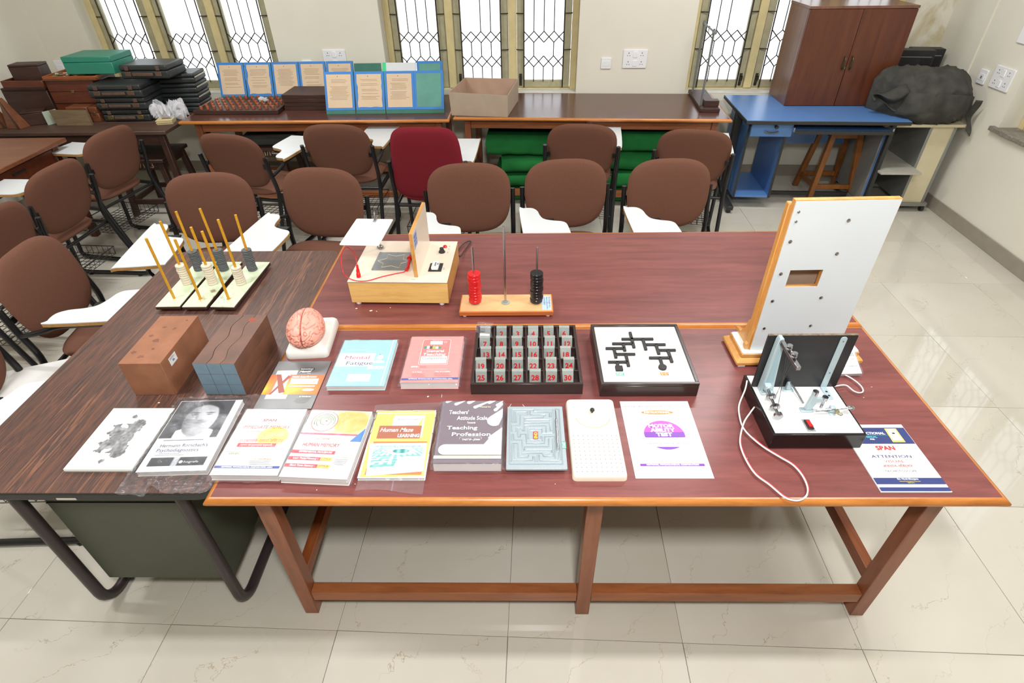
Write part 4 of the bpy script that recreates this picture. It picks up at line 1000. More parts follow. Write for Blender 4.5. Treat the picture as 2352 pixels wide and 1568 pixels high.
# SPAN OF IMMEDIATE MEMORY
bk = book('memory_manual', 'white manual lettered Span of Immediate Memory with a yellow disc', -.004, .073, TZ, .191, .260, .022, M_paper, -.6, sleeve=(.006, .008, .012, .003)); ik = Ink(bk, .022)
ik.ell(.124, .145, .046, .038, P_yel); 
ik.tx('SPAN', .071, .206, .041, .0095, P_dred, bold=.0005); ik.tx('OF', .087, .194, .009, .005, P_grey); ik.tx('IMMEDIATE MEMORY', .021, .176, .143, .0125, P_red, .12); ik.tx('(Experimental Material)', .041, .161, .098, .007, P_green, .25); ik.tx('(VISUAL AND AUDITORY)', .080, .143, .085, .006, P_blue, .2)
ik.tx('तात्कालिक स्मृति विस्तार', .030, .122, .131, .011, P_red)
ik.rect(.033, .1035, .146, .1175, P_red); ik.tx('(श्रवण एवं दृश्यात्मक सम्बन्धी)', .041, .1065, .095, .007, P_white); ik.tx('(ENGLISH / HINDI)', .112, .092, .053, .0045, P_lgrey); ik.tx('SIM-BV', .022, .074, .030, .0075, P_green); ik.rect(.001, .0845, .069, .0852, P_lgrey)
ik.tx('Dr. Vivek Bhargava', .104, .056, .048, .005, P_or); ik.lines(.09, .16, .050, 3, .006, P_lgrey, .0015); ik.rect(.002, .0245, .186, .0325, P_blue); ik.tx('NATIONAL PSYCHOLOGICAL CORPORATION, AGRA', .022, .0262, .145, .0046, P_white, .15, .0003); ik.tx('ISBN 81 108', .114, .231, .038, .004, P_lgrey)

# HUMAN MEMORY
bk = book('human_memory_manual', 'white manual lettered Human Memory with a maze head in a circle', .193, .064, TZ, .192, .262, .026, M_paper, -3.0, sleeve=(.004, .010, .006, .012)); ik = Ink(bk, .026)
def golden(u, v):
    a = noise.noise(Vector((u * 3, v * 3, 2))); d = ((u - .72) / .3) ** 2 + ((v - .55) / .5) ** 2
    r = 236 - 20 * a; g = 224 + 20 * a - (38 if d < 1 else 0); b = 150 - 60 * (d < 1) + 40 * a
    if u < .45 + .1 * a: r, g, b = 236, 238, 196
    return (r, g, b)
picture(golden, .004, .165, .189, .258, ik.z, 44, 24, bk, 'cover_picture'); ik.z += .0002
ik.ell(.058, .213, .040, .042, P_red); ik.ell(.058, .213, .038, .040, P_white)
for k, (rr, a0, a1) in enumerate(((.031, -30, 215), (.025, 10, 250), (.019, -60, 190), (.0135, 30, 300))):
    MB().tube([(.058 + rr * cos(R(a)), .213 + rr * 1.0 * sin(R(a)), ik.z) for a in range(a0, a1, 15)], .0011, 4).build('maze_line', P_green, bk)
ik.ell(.063, .215, .003, .003, P_red, n=12)
ik.rect(.003, .1585, .188, .1645, C('print_pink', (226, 92, 128))); ik.poly([(.158, .136), (.191, .136), (.191, .190)], C('print_sky', (58, 128, 206)))
ik.tx('Guideline', .055, .140, .041, .008, P_or, .2); ik.tx('for', .068, .131, .008, .004, P_lgrey); ik.tx('HUMAN MEMORY', .025, .112, .109, .0135, P_red, .1); ik.tx('and', .026, .104, .010, .004, P_or)
for y, s_, wd, s2, w2 in ((.0855, 'EXPERIMENTAL PROCEDURE', .127, None, 0), (.0610, 'Long Term Memory -', .093, 'LTM-A', .033), (.0350, 'Short Term Memory -', .093, 'STM-A', .034)):
    ik.rect(.002, y, .002 + wd, y + .0115, C('print_coral', (226, 70, 84))); ik.tx(s_, .024 if s2 is None else .016, y + .003, wd - .03 if s2 is None else wd - .02, .006, P_white, .15, .0003)
    if s2: ik.rect(.002 + wd, y, .002 + wd + w2, y + .0115, C('print_amber', (246, 200, 60))); ik.tx(s2, .005 + wd, y + .003, w2 - .006, .0065, P_grey, .15)
ik.tx('Dr. S. S. Kulkarni', .135, .072, .042, .0045, P_green); ik.lines(.135, .175, .066, 4, .006, P_lgrey, .0014)

# HUMAN MAZE LEARNING
bk = book('maze_learning_manual', 'yellow manual lettered Human Maze Learning with a teal hedge maze picture', .4045, .072, TZ, .187, .265, .010, M_paper, 0); ik = Ink(bk, .010)
ik.poly([(.007, .003), (.183, .008), (.186, .252), (-.0 + .002, .250)], P_yel); ik.rect(.004, .254, .183, .262, P_yel)
ik.poly([(.060, .197), (.140, .200), (.150, .235), (.152, .150), (.158, .150), (.156, .243), (.062, .243)], P_white)
ik.rect(.060, .200, .139, .240, P_white, .006); ik.tx('Instructional', .075, .221, .059, .008, P_grey); ik.tx('Manual', .063, .211, .028, .006, P_lgrey); ik.tx('for', .070, .203, .010, .004, P_lgrey)
ik.rect(.023, .146, .152, .198, C('print_brown', (172, 88, 48))); ik.tx('Human Maze', .028, .173, .100, .016, P_white, .3, .0004); ik.tx('LEARNING', .085, .151, .065, .013, P_white, 0, .0006)
ik.rect(.018, .011, .176, .134, P_or); ik.poly([(.023, .006), (.181, .023), (.176, .128), (.008, .126)], P_white)
def hedge(u, v):
    x = (u - .5) * (1.7 - .9 * v) * 9; y = v * v * 5 + v * 6
    d = math.hypot((u - .56) / .34, (v - .72) / .22)
    if d < .5: g = 120 + 50 * sin(u * 40)
    elif d < .8: g = 235
    else:
        dd = 1 / (1.32 - v); X = (u - .5) * dd * 7 + 40; Y = dd * 9; i_, j_ = int(X), int(Y); hsh = (i_ * 7349 + j_ * 9151 + i_ * j_ * 31) % 5
        fx_, fy_ = X - i_, Y - j_; wall = (fx_ < .42) if hsh < 2 else (fy_ < .42) if hsh < 4 else (fx_ < .42 or fy_ < .42)
        g = 236 if wall else 158 - 26 * (fy_ > .75)
    if v < .12: g = 140 + 40 * noise.noise(Vector((u * 12, v * 8, 2)))
    k = (g - 120) / 120
    return (80 + 160 * k, 170 + 80 * k, 165 + 80 * k)
picture(hedge, 0, 0, 1, 1, ik.z, 60, 48, bk, 'maze_picture', quad=[(.027, .036), (.172, .046), (.167, .118), (.024, .118)], mask=lambda u, v: not (v < .42 and u > .46 + (v * .2))); ik.z += .0002
ik.tx('Dr. Vivek Bhargava', .105, .052, .045, .004, C('print_pale_red', (216, 150, 150)))
def slv(u, v):
    X = -.004 + .196 * u + .010 * (v - .5) * (1 if u > .5 else -1) + .004 * sin(v * 5 + u * 3); Y = -.040 + .338 * v + .008 * sin(u * 4 + .6) * (1 - v) + .012 * u * v
    ed = max(0, -X, X - .187, -Y, Y - .265); z = .0005 + (.0008 + .002 * abs(noise.noise(Vector((X * 50, Y * 50, 1)))) if ed > 0 else -.0002)
    return (X, Y, max(.0003, z) if ed > 0 else .0000)
MB().surf(lambda u, v: (lambda p: (p[0], p[1] , p[2] if p[1] < 0 or p[1] > .265 or p[0] < 0 or p[0] > .187 else .0125))(slv(u, v)), 40, 60).build('plastic_sleeve', M_film, bk, smooth=80)

# TEACHERS' ATTITUDE SCALE
M_mauve = C('mauve_cover', (114, 99, 108))
bk = book('attitude_manual', 'thick mauve manual lettered Teachers Attitude Scale with white slanted bars', .611, .103, TZ, .191, .251, .034, M_mauve, 0, sleeve=(.010, .010, .010, .004)); ik = Ink(bk, .034)
def bar(x0, y0, x1, y1, r):
    dx, dy = x1 - x0, y1 - y0; L = math.hypot(dx, dy); a = math.atan2(dy, dx); pts = [(x0 + r * cos(a + pi / 2 + pi * k / 8), y0 + r * sin(a + pi / 2 + pi * k / 8)) for k in range(9)] + [(x1 + r * cos(a - pi / 2 + pi * k / 8), y1 + r * sin(a - pi / 2 + pi * k / 8)) for k in range(9)]
    pts = [(max(.001, min(.190, px)), max(.001, min(.2502, py))) for px, py in pts]; ik.poly(pts, P_white)
for q in ((.016, .246, .030, .256, .005), (.045, .236, .070, .256, .006), (.085, .243, .10, .256, .007), (.105, .222, .152, .262, .006), (.148, .242, .165, .256, .006), (.175, .230, .20, .252, .007), (.168, .209, .20, .236, .006), (.166, .163, .21, .197, .022)): bar(*q)
ik.poly([(.139, .069), (.190, .069), (.190, .135), (.150, .096), (.152, .090)], P_white)
ik.poly([(.030 + .0, .030), (.190, .030), (.190, .069), (.030, .069)] + [(.030 + .0195 * cos(R(a)), .0495 + .0195 * sin(R(a))) for a in range(105, 270, 15)], P_white)
ik.rect(.001, .016, .190, .027, C('print_pale_green', (226, 232, 196)))
ik.tx('NATIONAL PSYCHOLOGICAL CORPORATION, AGRA', .021, .0195, .149, .004, P_green, .1)
ik.tx("Teachers'", .027, .191, .060, .016, P_white, 0, .0005); ik.tx('Attitude Scale', .053, .166, .092, .016, P_white, 0, .0004); ik.tx('Towards', .085, .151, .025, .007, P_white, 0, .0003); ik.tx('Teaching', .027, .127, .090, .014, P_white, 0, .0004); ik.tx('Profession', .044, .101, .113, .014, P_white, 0, .0004); ik.tx('TASTTP - JTHH', .075, .084, .052, .006, P_white, 0, .0003); ik.tx('Manual for', .120, .219, .034, .005, C('print_cream', (240, 236, 190)), 0, .0002)
for a in ((.068, .088, .0006, .008), (.131, .088, .0006, .008), (.068, .096, .0636, .0006)): ik.rect(a[0], a[1], a[0] + a[2], a[1] + a[3], P_white)

# Habit interference leaflet
M_sepia = C('dark_sepia_cover', (78, 72, 68))
bk = book('habit_leaflet', 'dark grey leaflet with an orange band and a big X, under the brain model', .004, .352, TZ, .187, .240, .0024, M_sepia, 0, 'leaflet', pages=False); ik = Ink(bk, .0024)
def glow(u, v):
    k = max(0, 1 - abs(u - .12) * 2.2); q = max(0, 1 - abs(v - .3) * 1.5)
    return (238, 96 + 110 * q * (k + .5 * max(0, 1 - abs(u - .6) * 2)), 30 + 30 * k)
picture(lambda u, v: (112 + 26 * noise.noise(Vector((u * 3, v * 3, 1))) + 50 * max(0, .35 - abs(v - .12)),) * 3, .001, .001, .186, .239, ik.z, 20, 24, bk, 'ground_print'); ik.z += .0002
ik.poly([(.020, .046), (.090, .046), (.086, .189), (.014, .188)], C('print_pale_grey', (196, 200, 202)))
picture(glow, 0, 0, 1, 1, ik.z, 8, 10, bk, 'orange_print', quad=[(.001, .067), (.030, .067), (.030, .166), (.001, .167)]); picture(glow, 0, 0, 1, 1, ik.z, 20, 10, bk, 'orange_print', quad=[(.072, .067), (.186, .067), (.186, .166), (.066, .166)]); ik.z += .0002
Xc = C('print_rust', (150, 70, 48)); ik.poly([(.026, .067), (.033, .067), (.071, .156), (.061, .163)], Xc); ik.poly([(.057, .073), (.075, .079), (.034, .167), (.019, .167)], Xc)
ik.rect(.090, .190, .140, .2005, P_black, .003); ik.tx('Instructional', .093, .193, .044, .0045, P_white, .2, .0003); ik.tx('Manual', .094, .176, .040, .009, P_white, .35, .0003, 6); ik.tx('for', .122, .171, .012, .004, P_white)
ik.tx('Habit Interference', .076, .151, .084, .008, P_white, .2, .0006); ik.poly([(.080, .118), (.172, .116), (.170, .145), (.076, .147)], P_white); ik.tx('Negative Transfer of', .082, .134, .085, .0065, P_grey); ik.tx('LEARNING', .101, .122, .045, .007, C('print_magenta', (214, 60, 110)), .15)
ik.rect(.079, .102, .168, .1105, C('print_pale_grey', (196, 200, 202)), .003); ik.tx('ENGLISH AND ENGLISH / HINDI', .082, .104, .083, .0045, P_grey); ik.ell(.150, .088, .020, .0065, P_white); ik.tx('NI - BV', .139, .0855, .022, .005, P_or)
ik.tx('Dr. Vivek Bhargava', .132, .053, .038, .005, P_white, 0, .0003); ik.lines(.12, .168, .047, 4, .006, P_lgrey, .0014)

# Mental fatigue
M_pale = C('pale_blue_cover', (158, 208, 216))
bk = book('fatigue_manual', 'pale blue manual lettered Mental Fatigue in clear film', .2155, .441, TZ, .193, .252, .018, M_pale, 0, sleeve=(.006, .006, .004, .004)); ik = Ink(bk, .018)
ik.rect(.004, .102, .131, .174, P_white); ik.tx('Mental', .027, .142, .086, .018, C('print_rose', (190, 70, 110)), .05); ik.tx('Fatigue', .038, .111, .093, .018, P_navy, .05); ik.rect(.117, .087, .174, .102, P_white); ik.tx('MFT - B', .133, .091, .026, .0055, P_grey); ik.rect(.060, .023, .138, .061, P_white); ik.tx('INSTRUCTIONAL', .026, .189, .072, .006, P_white); ik.tx('MANUAL', .095, .181, .035, .005, P_white)
ik.rect(.178, .002, .1815, .250, P_white)
ik.ell(.150, .150, .011, .014, P_white); ik.ell(.150, .118, .021, .016, P_white, 0, 180, 18); ik.ell(.147, .166, .002, .002, P_red, n=10)

# General Teaching Competency
M_pink = C('salmon_cover', (232, 148, 142))
bk = book('teaching_manual', 'salmon pink manual lettered General Teaching Competency in clear film', .4595, .447, TZ, .191, .254, .027, M_pink, 0, sleeve=(.008, .010, .008, .008)); ik = Ink(bk, .027)
st = MB()
for k in range(13): st.box((.002, .158 + k * .0075, ik.z), (.050, .1592 + k * .0075, ik.z + .0001)).box((.146, .158 + k * .0075, ik.z), (.189, .1592 + k * .0075, ik.z + .0001))
st.build('stripe_print', C('print_light_pink', (240, 176, 168)), bk, smooth=0)
ik.rect(.047, .093, .147, .235, P_white, .007); ik.rect(.0485, .0945, .1455, .2335, C('print_salmon', (226, 124, 118)), .006)
def kidsp(u, v):
    c = int(u * 6); base = ((60, 140, 120), (230, 235, 235), (70, 70, 70), (150, 206, 90), (236, 236, 236), (70, 150, 90))[min(5, c)]
    if ((u * 6 % 1) - .5) ** 2 + (v - .78) ** 2 < .035: return (214, 160, 120)
    return base if v < .62 + .1 * sin(c) and abs(u * 6 % 1 - .5) < .38 else (228, 112, 106)
ik.rect(.074, .203, .118, .224, P_white); ik.tx('Manual for', .082, .226, .034, .004, P_white)
picture(kidsp, .054, .180, .116, .205, ik.z, 48, 18, bk, 'figures_print'); ik.z += .0002
ik.tx('General', .066, .161, .062, .013, P_white, .05, .0005); ik.tx('Teaching', .057, .142, .080, .014, P_white, .2, .0005); ik.rect(.052, .098, .143, .138, P_white, .003); ik.tx('Competency', .056, .121, .085, .012, P_grey, .05); ik.ell(.128, .218, .005, .005, P_white, n=18); ik.ell(.128, .218, .0038, .0038, C('print_salmon', (226, 124, 118)), n=18)
ik.tx('GTCS -', .025, .077, .028, .0065, P_white, 0, .0006); ik.tx('PSCM', .056, .077, .020, .0055, P_red); ik.rect(.060, .066, .150, .0668, P_white); ik.tx('R. P. Patel', .035, .050, .030, .0048, P_white, 0, .0003); ik.tx('Mrs. M. S. Lalitha', .111, .052, .050, .0048, P_white, 0, .0003); ik.lines(.03, .08, .043, 3, .006, P_red, .0008); ik.lines(.105, .165, .045, 3, .006, P_red, .0008)
ik.poly([(.003, .0125), (.190, .016), (.190, .0255), (.003, .021)], P_blue); ik.tx('NATIONAL PSYCHOLOGICAL CORPORATION, AGRA', .026, .0155, .146, .0045, P_white, .1, .0003)

# Motor ability test: sheet with a smaller sheet on it
bk = book('motor_test_sheet', 'white sheet lettered Motor Ability Test with a magenta and purple disc', 1.172, .078, TZ, .215, .306, .0015, M_paper, 0, 'leaflet', pages=False)
MB().add([(.020, .022, .0016), (.203, .018, .0016), (.208, .285, .0016), (.014, .270, .0016), (.020, .022, .0030), (.203, .018, .0030), (.208, .285, .0030), (.014, .270, .0030)], [(3, 2, 1, 0), (4, 5, 6, 7), (0, 1, 5, 4), (1, 2, 6, 5), (2, 3, 7, 6), (3, 0, 4, 7)]).build('inner_sheet', C('ivory_sheet', (238, 234, 220)), bk)
ik = Ink(bk, .0030); q = (.0145, .021)
ik.tx('NATIONAL PSYCHOLOGICAL CORPORATION', .004, .277, .200, .007, P_lgrey)
ik.ell(.108, .254, .050, .009, C('print_bronze', (168, 122, 48))); ik.tx('INSTRUCTIONAL', .068, .2505, .080, .008, P_white, 0, .0004); ik.tx('MANUAL', .081, .231, .045, .0065, P_lgrey)
mg = C('print_magenta2', (220, 70, 200)); ik.ell(.112, .160, .0605, .058, mg, -5, 185, 30); ik.ell(.112, .160, .0605, .058, P_purp, 195, 345, 24); ik.poly([(.0515, .155), (.1725, .155), (.168, .150), (.056, .148), ], P_purp); ik.rect(.0525, .150, .1715, .171, P_purp)
ik.rect(.030, .112, .196, .148, C('ivory_sheet', (238, 234, 220)))
ik.tx('MOTOR', .070, .189, .076, .0135, P_white, 0, .001); ik.tx('ABILITY', .073, .172, .074, .0135, P_white, 0, .001); ik.tx('TEST', .087, .154, .048, .0135, P_white, 0, .001)
ik.tx('FINGER DEXTERITY BOARD (TEST)', .048, .137, .128, .006, P_grey); ik.tx('TWEEZER DEXTERITY BOARD (TEST)', .047, .121, .132, .006, P_grey, 0, .0001)
ik.tx('Dr. Vivek Bhargava', .083, .072, .060, .005, P_lgrey); ik.rect(.020, .041, .200, .0495, P_purp); ik.tx('NATIONAL PSYCHOLOGICAL CORPORATION', .038, .0430, .146, .005, P_white, 0, .0003)
for k, s_ in enumerate(('English', 'And', 'Hindi', 'Version')): ik.tx(s_, .164, .113 - k * .0065, .016 if k != 1 else .010, .0045, C('print_pale_red', (216, 150, 150)))

# Span of attention leaflet
bk = book('attention_manual', 'navy and white manual lettered Span of Attention at the right front corner', 1.815, .031, TZ, .186, .247, .0035, M_paper, 0, 'leaflet', pages=False); ik = Ink(bk, .0035)
MB().box((.003, .002, 0), (.189, .006, .0012)).build('lower_page', M_page, bk)
ik.rect(.001, .170, .185, .234, P_navy); dots = MB()
for k in range(20): dots.box((.002 + k * .009, .2365, ik.z), (.008 + k * .009, .244, ik.z + .0001))
dots.build('dotted_print', C('print_pale_blue', (206, 210, 226)), bk, smooth=0)
ik.tx('INSTRUCTIONAL', .020, .207, .098, .009, P_white, 0, .0004); ik.rect(.04, .2025, .125, .2035, P_teal); ik.tx('MANUAL', .054, .193, .034, .0075, C('print_aqua', (90, 190, 200)), 0, .0003); ik.tx('FOR', .064, .185, .013, .005, P_white, 0, .0003)
ik.poly([(.124, .176), (.160, .176), (.160, .230), (.126, .230)], P_yel); ik.poly([(.128, .182), (.156, .182), (.156, .228), (.130, .228)], C('print_ivory', (240, 236, 206))); ik.rect(.126, .178, .160, .182, C('print_tan', (196, 160, 90))); ik.rect(.139, .208, .147, .213, P_black)
ik.tx('SPAN', .063, .146, .053, .015, P_red, 0, .0006); ik.tx('OF', .087, .132, .009, .005, P_grey); ik.tx('ATTENTION', .034, .117, .112, .010, P_navy, .02); ik.tx('VISUAL', .061, .100, .056, .009, C('print_soft_red', (206, 110, 110))); ik.tx('अवधान-विस्तार', .048, .083, .083, .009, P_dred); ik.tx('TACHISTOSCOPE', .045, .066, .087, .007, P_grey); ik.tx('Falling Door Type Model', .056, .059, .075, .003, C('print_soft_red', (206, 110, 110)))
ik.rect(.001, .025, .185, .046, P_navy); ik.tx('Dr. Vivek Bhargava', .064, .040, .056, .0045, P_white, 0, .0003); ik.tx('National Psychological Corporation', .066, .033, .056, .003, P_yel); ik.tx('AGRA (U.P.)', .085, .028, .018, .003, P_yel)
ik.tx('NATIONAL PSYCHOLOGICAL CORPORATION, AGRA', .025, .018, .135, .0035, P_lgrey); ik.rect(.001, .002, .185, .0145, P_navy)
# ---- test apparatus
M_dktray = M('dark_brown_lacquer', (52, 38, 36), 0.3, var=0.05)
t = thing('number_tray', 'dark compartment tray with hanging numbered metal tags', 'tray', (.6945, .42, TZ))
W_, D_, H_ = .362, .325, .044
MB().box((0, 0, 0), (W_, D_, .004)).build('base', M_dktray, t)
for a in (((0, 0, .0041), (W_, .010, H_)), ((0, D_ - .010, .0041), (W_, D_, H_)), ((0, .0101, .0041), (.010, D_ - .0101, H_)), ((W_ - .010, .0101, .0041), (W_, D_ - .0101, H_))): MB().box(*a).build('wall', M_dktray, t, bevel=.001)
cw = (W_ - .02) / 6; chh = (D_ - .02) / 5
for k in range(1, 6): MB().box((.010 + k * cw - .003, .0102, .0042), (.010 + k * cw + .003, D_ - .0102, H_ - .002)).build('divider', M_dktray, t)
for k in range(1, 5): MB().box((.0103, .010 + k * chh - .0025, .0043), (W_ - .0103, .010 + k * chh + .0025, H_ - .0035)).build('divider', M_dktray, t)
M_alu = M('brushed_aluminium', (158, 163, 158), 0.5, 0.35, var=0.06, scale=60)
M_num = C('number_red', (190, 22, 26))
rng = random.Random(3)
jx = {7: .000, 13: .006, 12: .007, 19: -.008, 23: .002, 24: .005, 25: -.003, 28: .004, 3: .003, 15: .003, 29: .001, 10: -.001}
for n in range(1, 31):
    r, c = divmod(n - 1, 6)
    yb = .010 + (5 - r) * chh; cx = .010 + (c + .5) * cw + jx.get(n, rng.uniform(-.003, .003)) - .004
    OR = ('first', 'second', 'third', 'fourth', 'fifth', 'sixth')
    lab = 'red number %d tag, %s from left in the %s row of the tray' % (n, OR[c], ('rearmost', 'second', 'middle', 'fourth', 'front')[r]) if n > 1 else 'metal tag with its number hidden by a small plastic pouch in the compartment tray'
    q = thing('number_tag', lab, 'tag', (.6945 + cx, .42 + yb, TZ + H_), rng.uniform(-1.5, 1.5), 'numbered metal tags')
    tw = .0185; lean = Matrix.Rotation(R(rng.uniform(38, 52)), 4, 'X')   # the plate slopes back towards the wall it hangs on
    tp_ = MB().box((-tw, -.010, .0002), (tw, .005, .0012)).build('hook', M_alu, q)
    mm = Matrix.Translation((0, -.0095, .0006)) @ Matrix.Rotation(R(66 + rng.uniform(-4, 5)), 4, 'X') @ Matrix.Translation((0, -.041, 0))
    MB().box((-tw, 0, 0), (tw, .0405, .0008), mm).build('plate', M_alu, q)
    if n > 1:
        nm_ = text(str(n), .025, 0, .011, .0009, M_num, q, 'number', align='CENTER', bold=.0009, M=mm)
o = thing('plastic_pouch', 'small clear pouch with a white slip in the corner of the number tray', 'pouch', (.708, .705, TZ + .030), -8)
pm = Matrix.Rotation(R(42), 4, 'X')
MB().surf(lambda u, v: (-.012 + .058 * u + .004 * sin(7 * v), -.03 + .075 * v, .014 + .005 * noise.noise(Vector((u * 6, v * 6, 2)))), 12, 16, pm).build('pouch_film', M_film, o, smooth=60)
MB().box((.002, -.028, .010), (.038, .004, .012), pm).build('slip', M_paper, o); MB().box((.004, .012, .011), (.020, .024, .0118), pm).build('printed_label', P_grey, o)

# pencil maze box
t = thing('stylus_maze_box', 'dark box with a white top and raised black T-shaped maze paths', 'game board', (1.111, .408, TZ))
W_, D_, H_ = .312, .327, .054
bx_ = MB().box((0, 0, 0), (W_, D_, .044)).build('box', M_dktray, t, bevel=.002)
for a in (((0, 0, .0441), (W_, .012, H_)), ((0, D_ - .012, .0441), (W_, D_, H_)), ((0, .0121, .0441), (.011, D_ - .0121, H_)), ((W_ - .011, .0121, .0441), (W_, D_ - .0121, H_))): MB().box(*a).build('rim', M_dktray, t, bevel=.0015)
M_wtop = M('white_gloss_top', (228, 229, 228), 0.2, var=0.01)
MB().box((.0112, .0122, .0441), (W_ - .0112, D_ - .0122, .049)).build('white_top', M_wtop, t)
M_path = M('black_path', (42, 38, 38), 0.6)
def path(x0, y0, x1, y1, wd=.010):
    x0, x1 = sorted((x0, x1)); y0, y1 = sorted((y0, y1))
    MB().box((x0 - wd / 2, y0 - wd / 2, .0491), (x1 + wd / 2, y1 + wd / 2, .0565)).build('path', M_path, t, bevel=.0008)
for p in ((.135, .192, .135, .272), (.104, .2365, .205, .2365), (.1735, .180, .1735, .231), (.068, .2105, .130, .2105), (.101, .174, .101, .205), (.181, .2045, .241, .2045), (.213, .156, .213, .199), (.221, .173, .269, .173), (.2475, .113, .2475, .167), (.181, .1315, .242, .1315), (.212, .092, .212, .126), (.042, .184, .096, .184), (.0655, .137, .0655, .178), (.071, .152, .128, .152), (.101, .093, .101, .146), (.041, .1105, .096, .1105), (.066, .085, .066, .105)): path(*p)
MB().box((.056, .066, .0491), (.080, .089, .0572)).build('start_block', M_path, t, bevel=.001)
MB().cyl((.211, .083, .0491), (.211, .083, .0574), .0135, 24).build('end_disc', M_path, t, bevel=.001)
def sticker(t, s_, x, y, z, w_, h_, mat, tm, rz=0):
    mm = Matrix.Translation((x, y, z)) @ rotz(R(rz)); q = MB().box((0, 0, 0), (w_, h_, .0003), mm).build('sticker', mat, t)
    text(s_, h_ * .95, w_ * .08, h_ * .16, .0005, tm, t, width=w_ * .84, bold=.0003, M=mm)
sticker(t, 'START', .055, .047, .0491, .026, .014, P_teal, P_white); sticker(t, 'END', .199, .047, .0491, .026, .014, P_red, P_yel)

# engraved maze plate
M_galv = M('silver_grey_casting', (164, 176, 182), 0.4, 0.25, var=0.06, scale=260, bump=0.1, bscale=700)
t = thing('maze_plate', 'grey metal maze plate with grooves and an orange centre sticker', 'game board', (.8145, .096, TZ))
W_, D_ = .171, .248; z0, z1 = .011, .019
MB().prism(rpoly(0, 0, W_, D_, .003), z0, z1).build('plate', M_galv, t, bevel=.001)
for x in (.016, .155):
    for y in (.016, .232): MB().lathe([(0, 0), (.006, .0005), (.0095, .004), (.0095, .0105), (0, .0109)], 14, Matrix.Translation((x, y, 0))).build('rubber_foot', M_white, t)
# raised ridges between the grooves, in the plate's own pixels (photo crop units) mapped to metres
def pm_(px, py): return (.009 + (px - 190 + (1278 - py) * -.018 * 0) / 1000 * .152 * 1.02, .234 - (py - 182) / 1096 * .217)
walls = [[(228, 470), (232, 188), (655, 188), (668, 238), (975, 240), (985, 350), (1022, 350), (1018, 240)], [(690, 188), (1045, 188), (1060, 690)], [(270, 225), (270, 465), (310, 465), (312, 245), (510, 245), (515, 262)], [(548, 225), (548, 298), (395, 300), (390, 522), (228, 524), (222, 650)], [(590, 225), (590, 298), (900, 300), (905, 320)], [(475, 360), (868, 358), (868, 335)], [(475, 362), (478, 640), (440, 640), (425, 585), (310, 585), (300, 640), (268, 640)], [(512, 412), (980, 412), (980, 425)], [(470, 470), (975, 468), (1000, 635), (1035, 635)], [(478, 528), (910, 528), (915, 690)], [(550, 800), (555, 588), (825, 588), (835, 692), (1040, 692)], [(600, 640), (745, 640), (752, 780)], [(600, 820), (800, 820), (810, 752), (835, 752), (840, 840)], [(342, 620), (345, 762), (392, 762), (395, 708), (505, 708), (515, 885), (880, 885), (888, 755), (1080, 755), (1090, 1170)], [(222, 830), (225, 705), (255, 705), (260, 822), (425, 822), (435, 1075), (830, 1075), (855, 1135), (1060, 1135), (1040, 800)], [(470, 1020), (475, 948), (960, 948), (965, 800)], [(515, 1008), (1015, 1008), (1020, 1060)], [(890, 1085), (980, 1075), (985, 1050)], [(212, 1225), (222, 890), (340, 890), (348, 1143), (550, 1143), (555, 1110)], [(262, 910), (252, 1205), (640, 1205), (642, 1143), (680, 1143), (685, 1230)], [(735, 1110), (730, 1230)], [(770, 1110), (775, 1210), (1155, 1210), (1160, 1050)], [(1090, 190), (1210, 1200)], [(190, 182), (172, 1275), (1240, 1275), (1172, 182), (1090, 182)]]
for wl in walls:
    pts = []
    for px, py in wl:
        v = (1278 - py) / 1096.0; xl = 170 + 20 * v; xr = 1240 - 70 * v
        pts.append((.0095 + (px - xl) / (xr - xl) * .1495, .0165 + v * .218 * (1 - .0 * v), z1 + .0006))
    MB().tube(pts, .0018, 5).build('ridge', M_galv, t, smooth=60)
MB().cyl((.148, .068, z1 + .005), (.149, .190, z1 + .004), .0034, 12).cyl((.149, .190, z1 + .004), (.149, .228, z1 + .002), .0012, 8).build('stylus', M_chrome, t, smooth=60)
sticker(t, 'END', .092, .109, z1 + .0024, .029, .0135, P_red, P_yel, 90); sticker(t, 'START', .1745 - .002, .074, z1 + .0003, .028, .0125, P_teal, P_white, 90)

# dexterity board
M_ivory = M('ivory_plastic', (232, 222, 204), 0.35, var=0.01)
t = thing('dexterity_board', 'ivory pegboard with rows of small holes and a black knob', 'game board', (.998, .069, TZ))
W_, D_ = .151, .308
MB().loft([[(x, y, z) for x, y in rpoly(i, i, W_ - i, D_ - i, .012, 6)] for z, i in ((0, 0), (.012, 0.001), (.019, .003), (.022, .006))]).build('board', M_ivory, t, smooth=50)
hl = None
for j in range(10):
    for i in range(10):
        if hl is None: hl = h = MB().cyl((0, 0, .0216), (0, 0, .02225), .0013, 8).build('hole', M('hole_brown', (96, 70, 56), .8), t, smooth=0)
        else: h = hl.copy(); COL.objects.link(h); h.parent = t
        h.location = (.0125 + i * .0139, .0155 + j * .0147, 0)
MB().lathe([(0, .0222), (.003, .0222), (.003, .026), (.0062, .029), (.0075, .0325), (.0062, .036), (.003, .0375), (0, .0375)], 18, Matrix.Translation((.077, .245, 0))).build('knob', M_dark, t)
MB().tube([(.077 + .052 * cos(R(a)), .228 + .048 * sin(R(a)), .0222) for a in range(188, 353, 8)], .0011, 5).build('bowl_rim', M('tan_line', (206, 170, 130), .5), t, smooth=60)

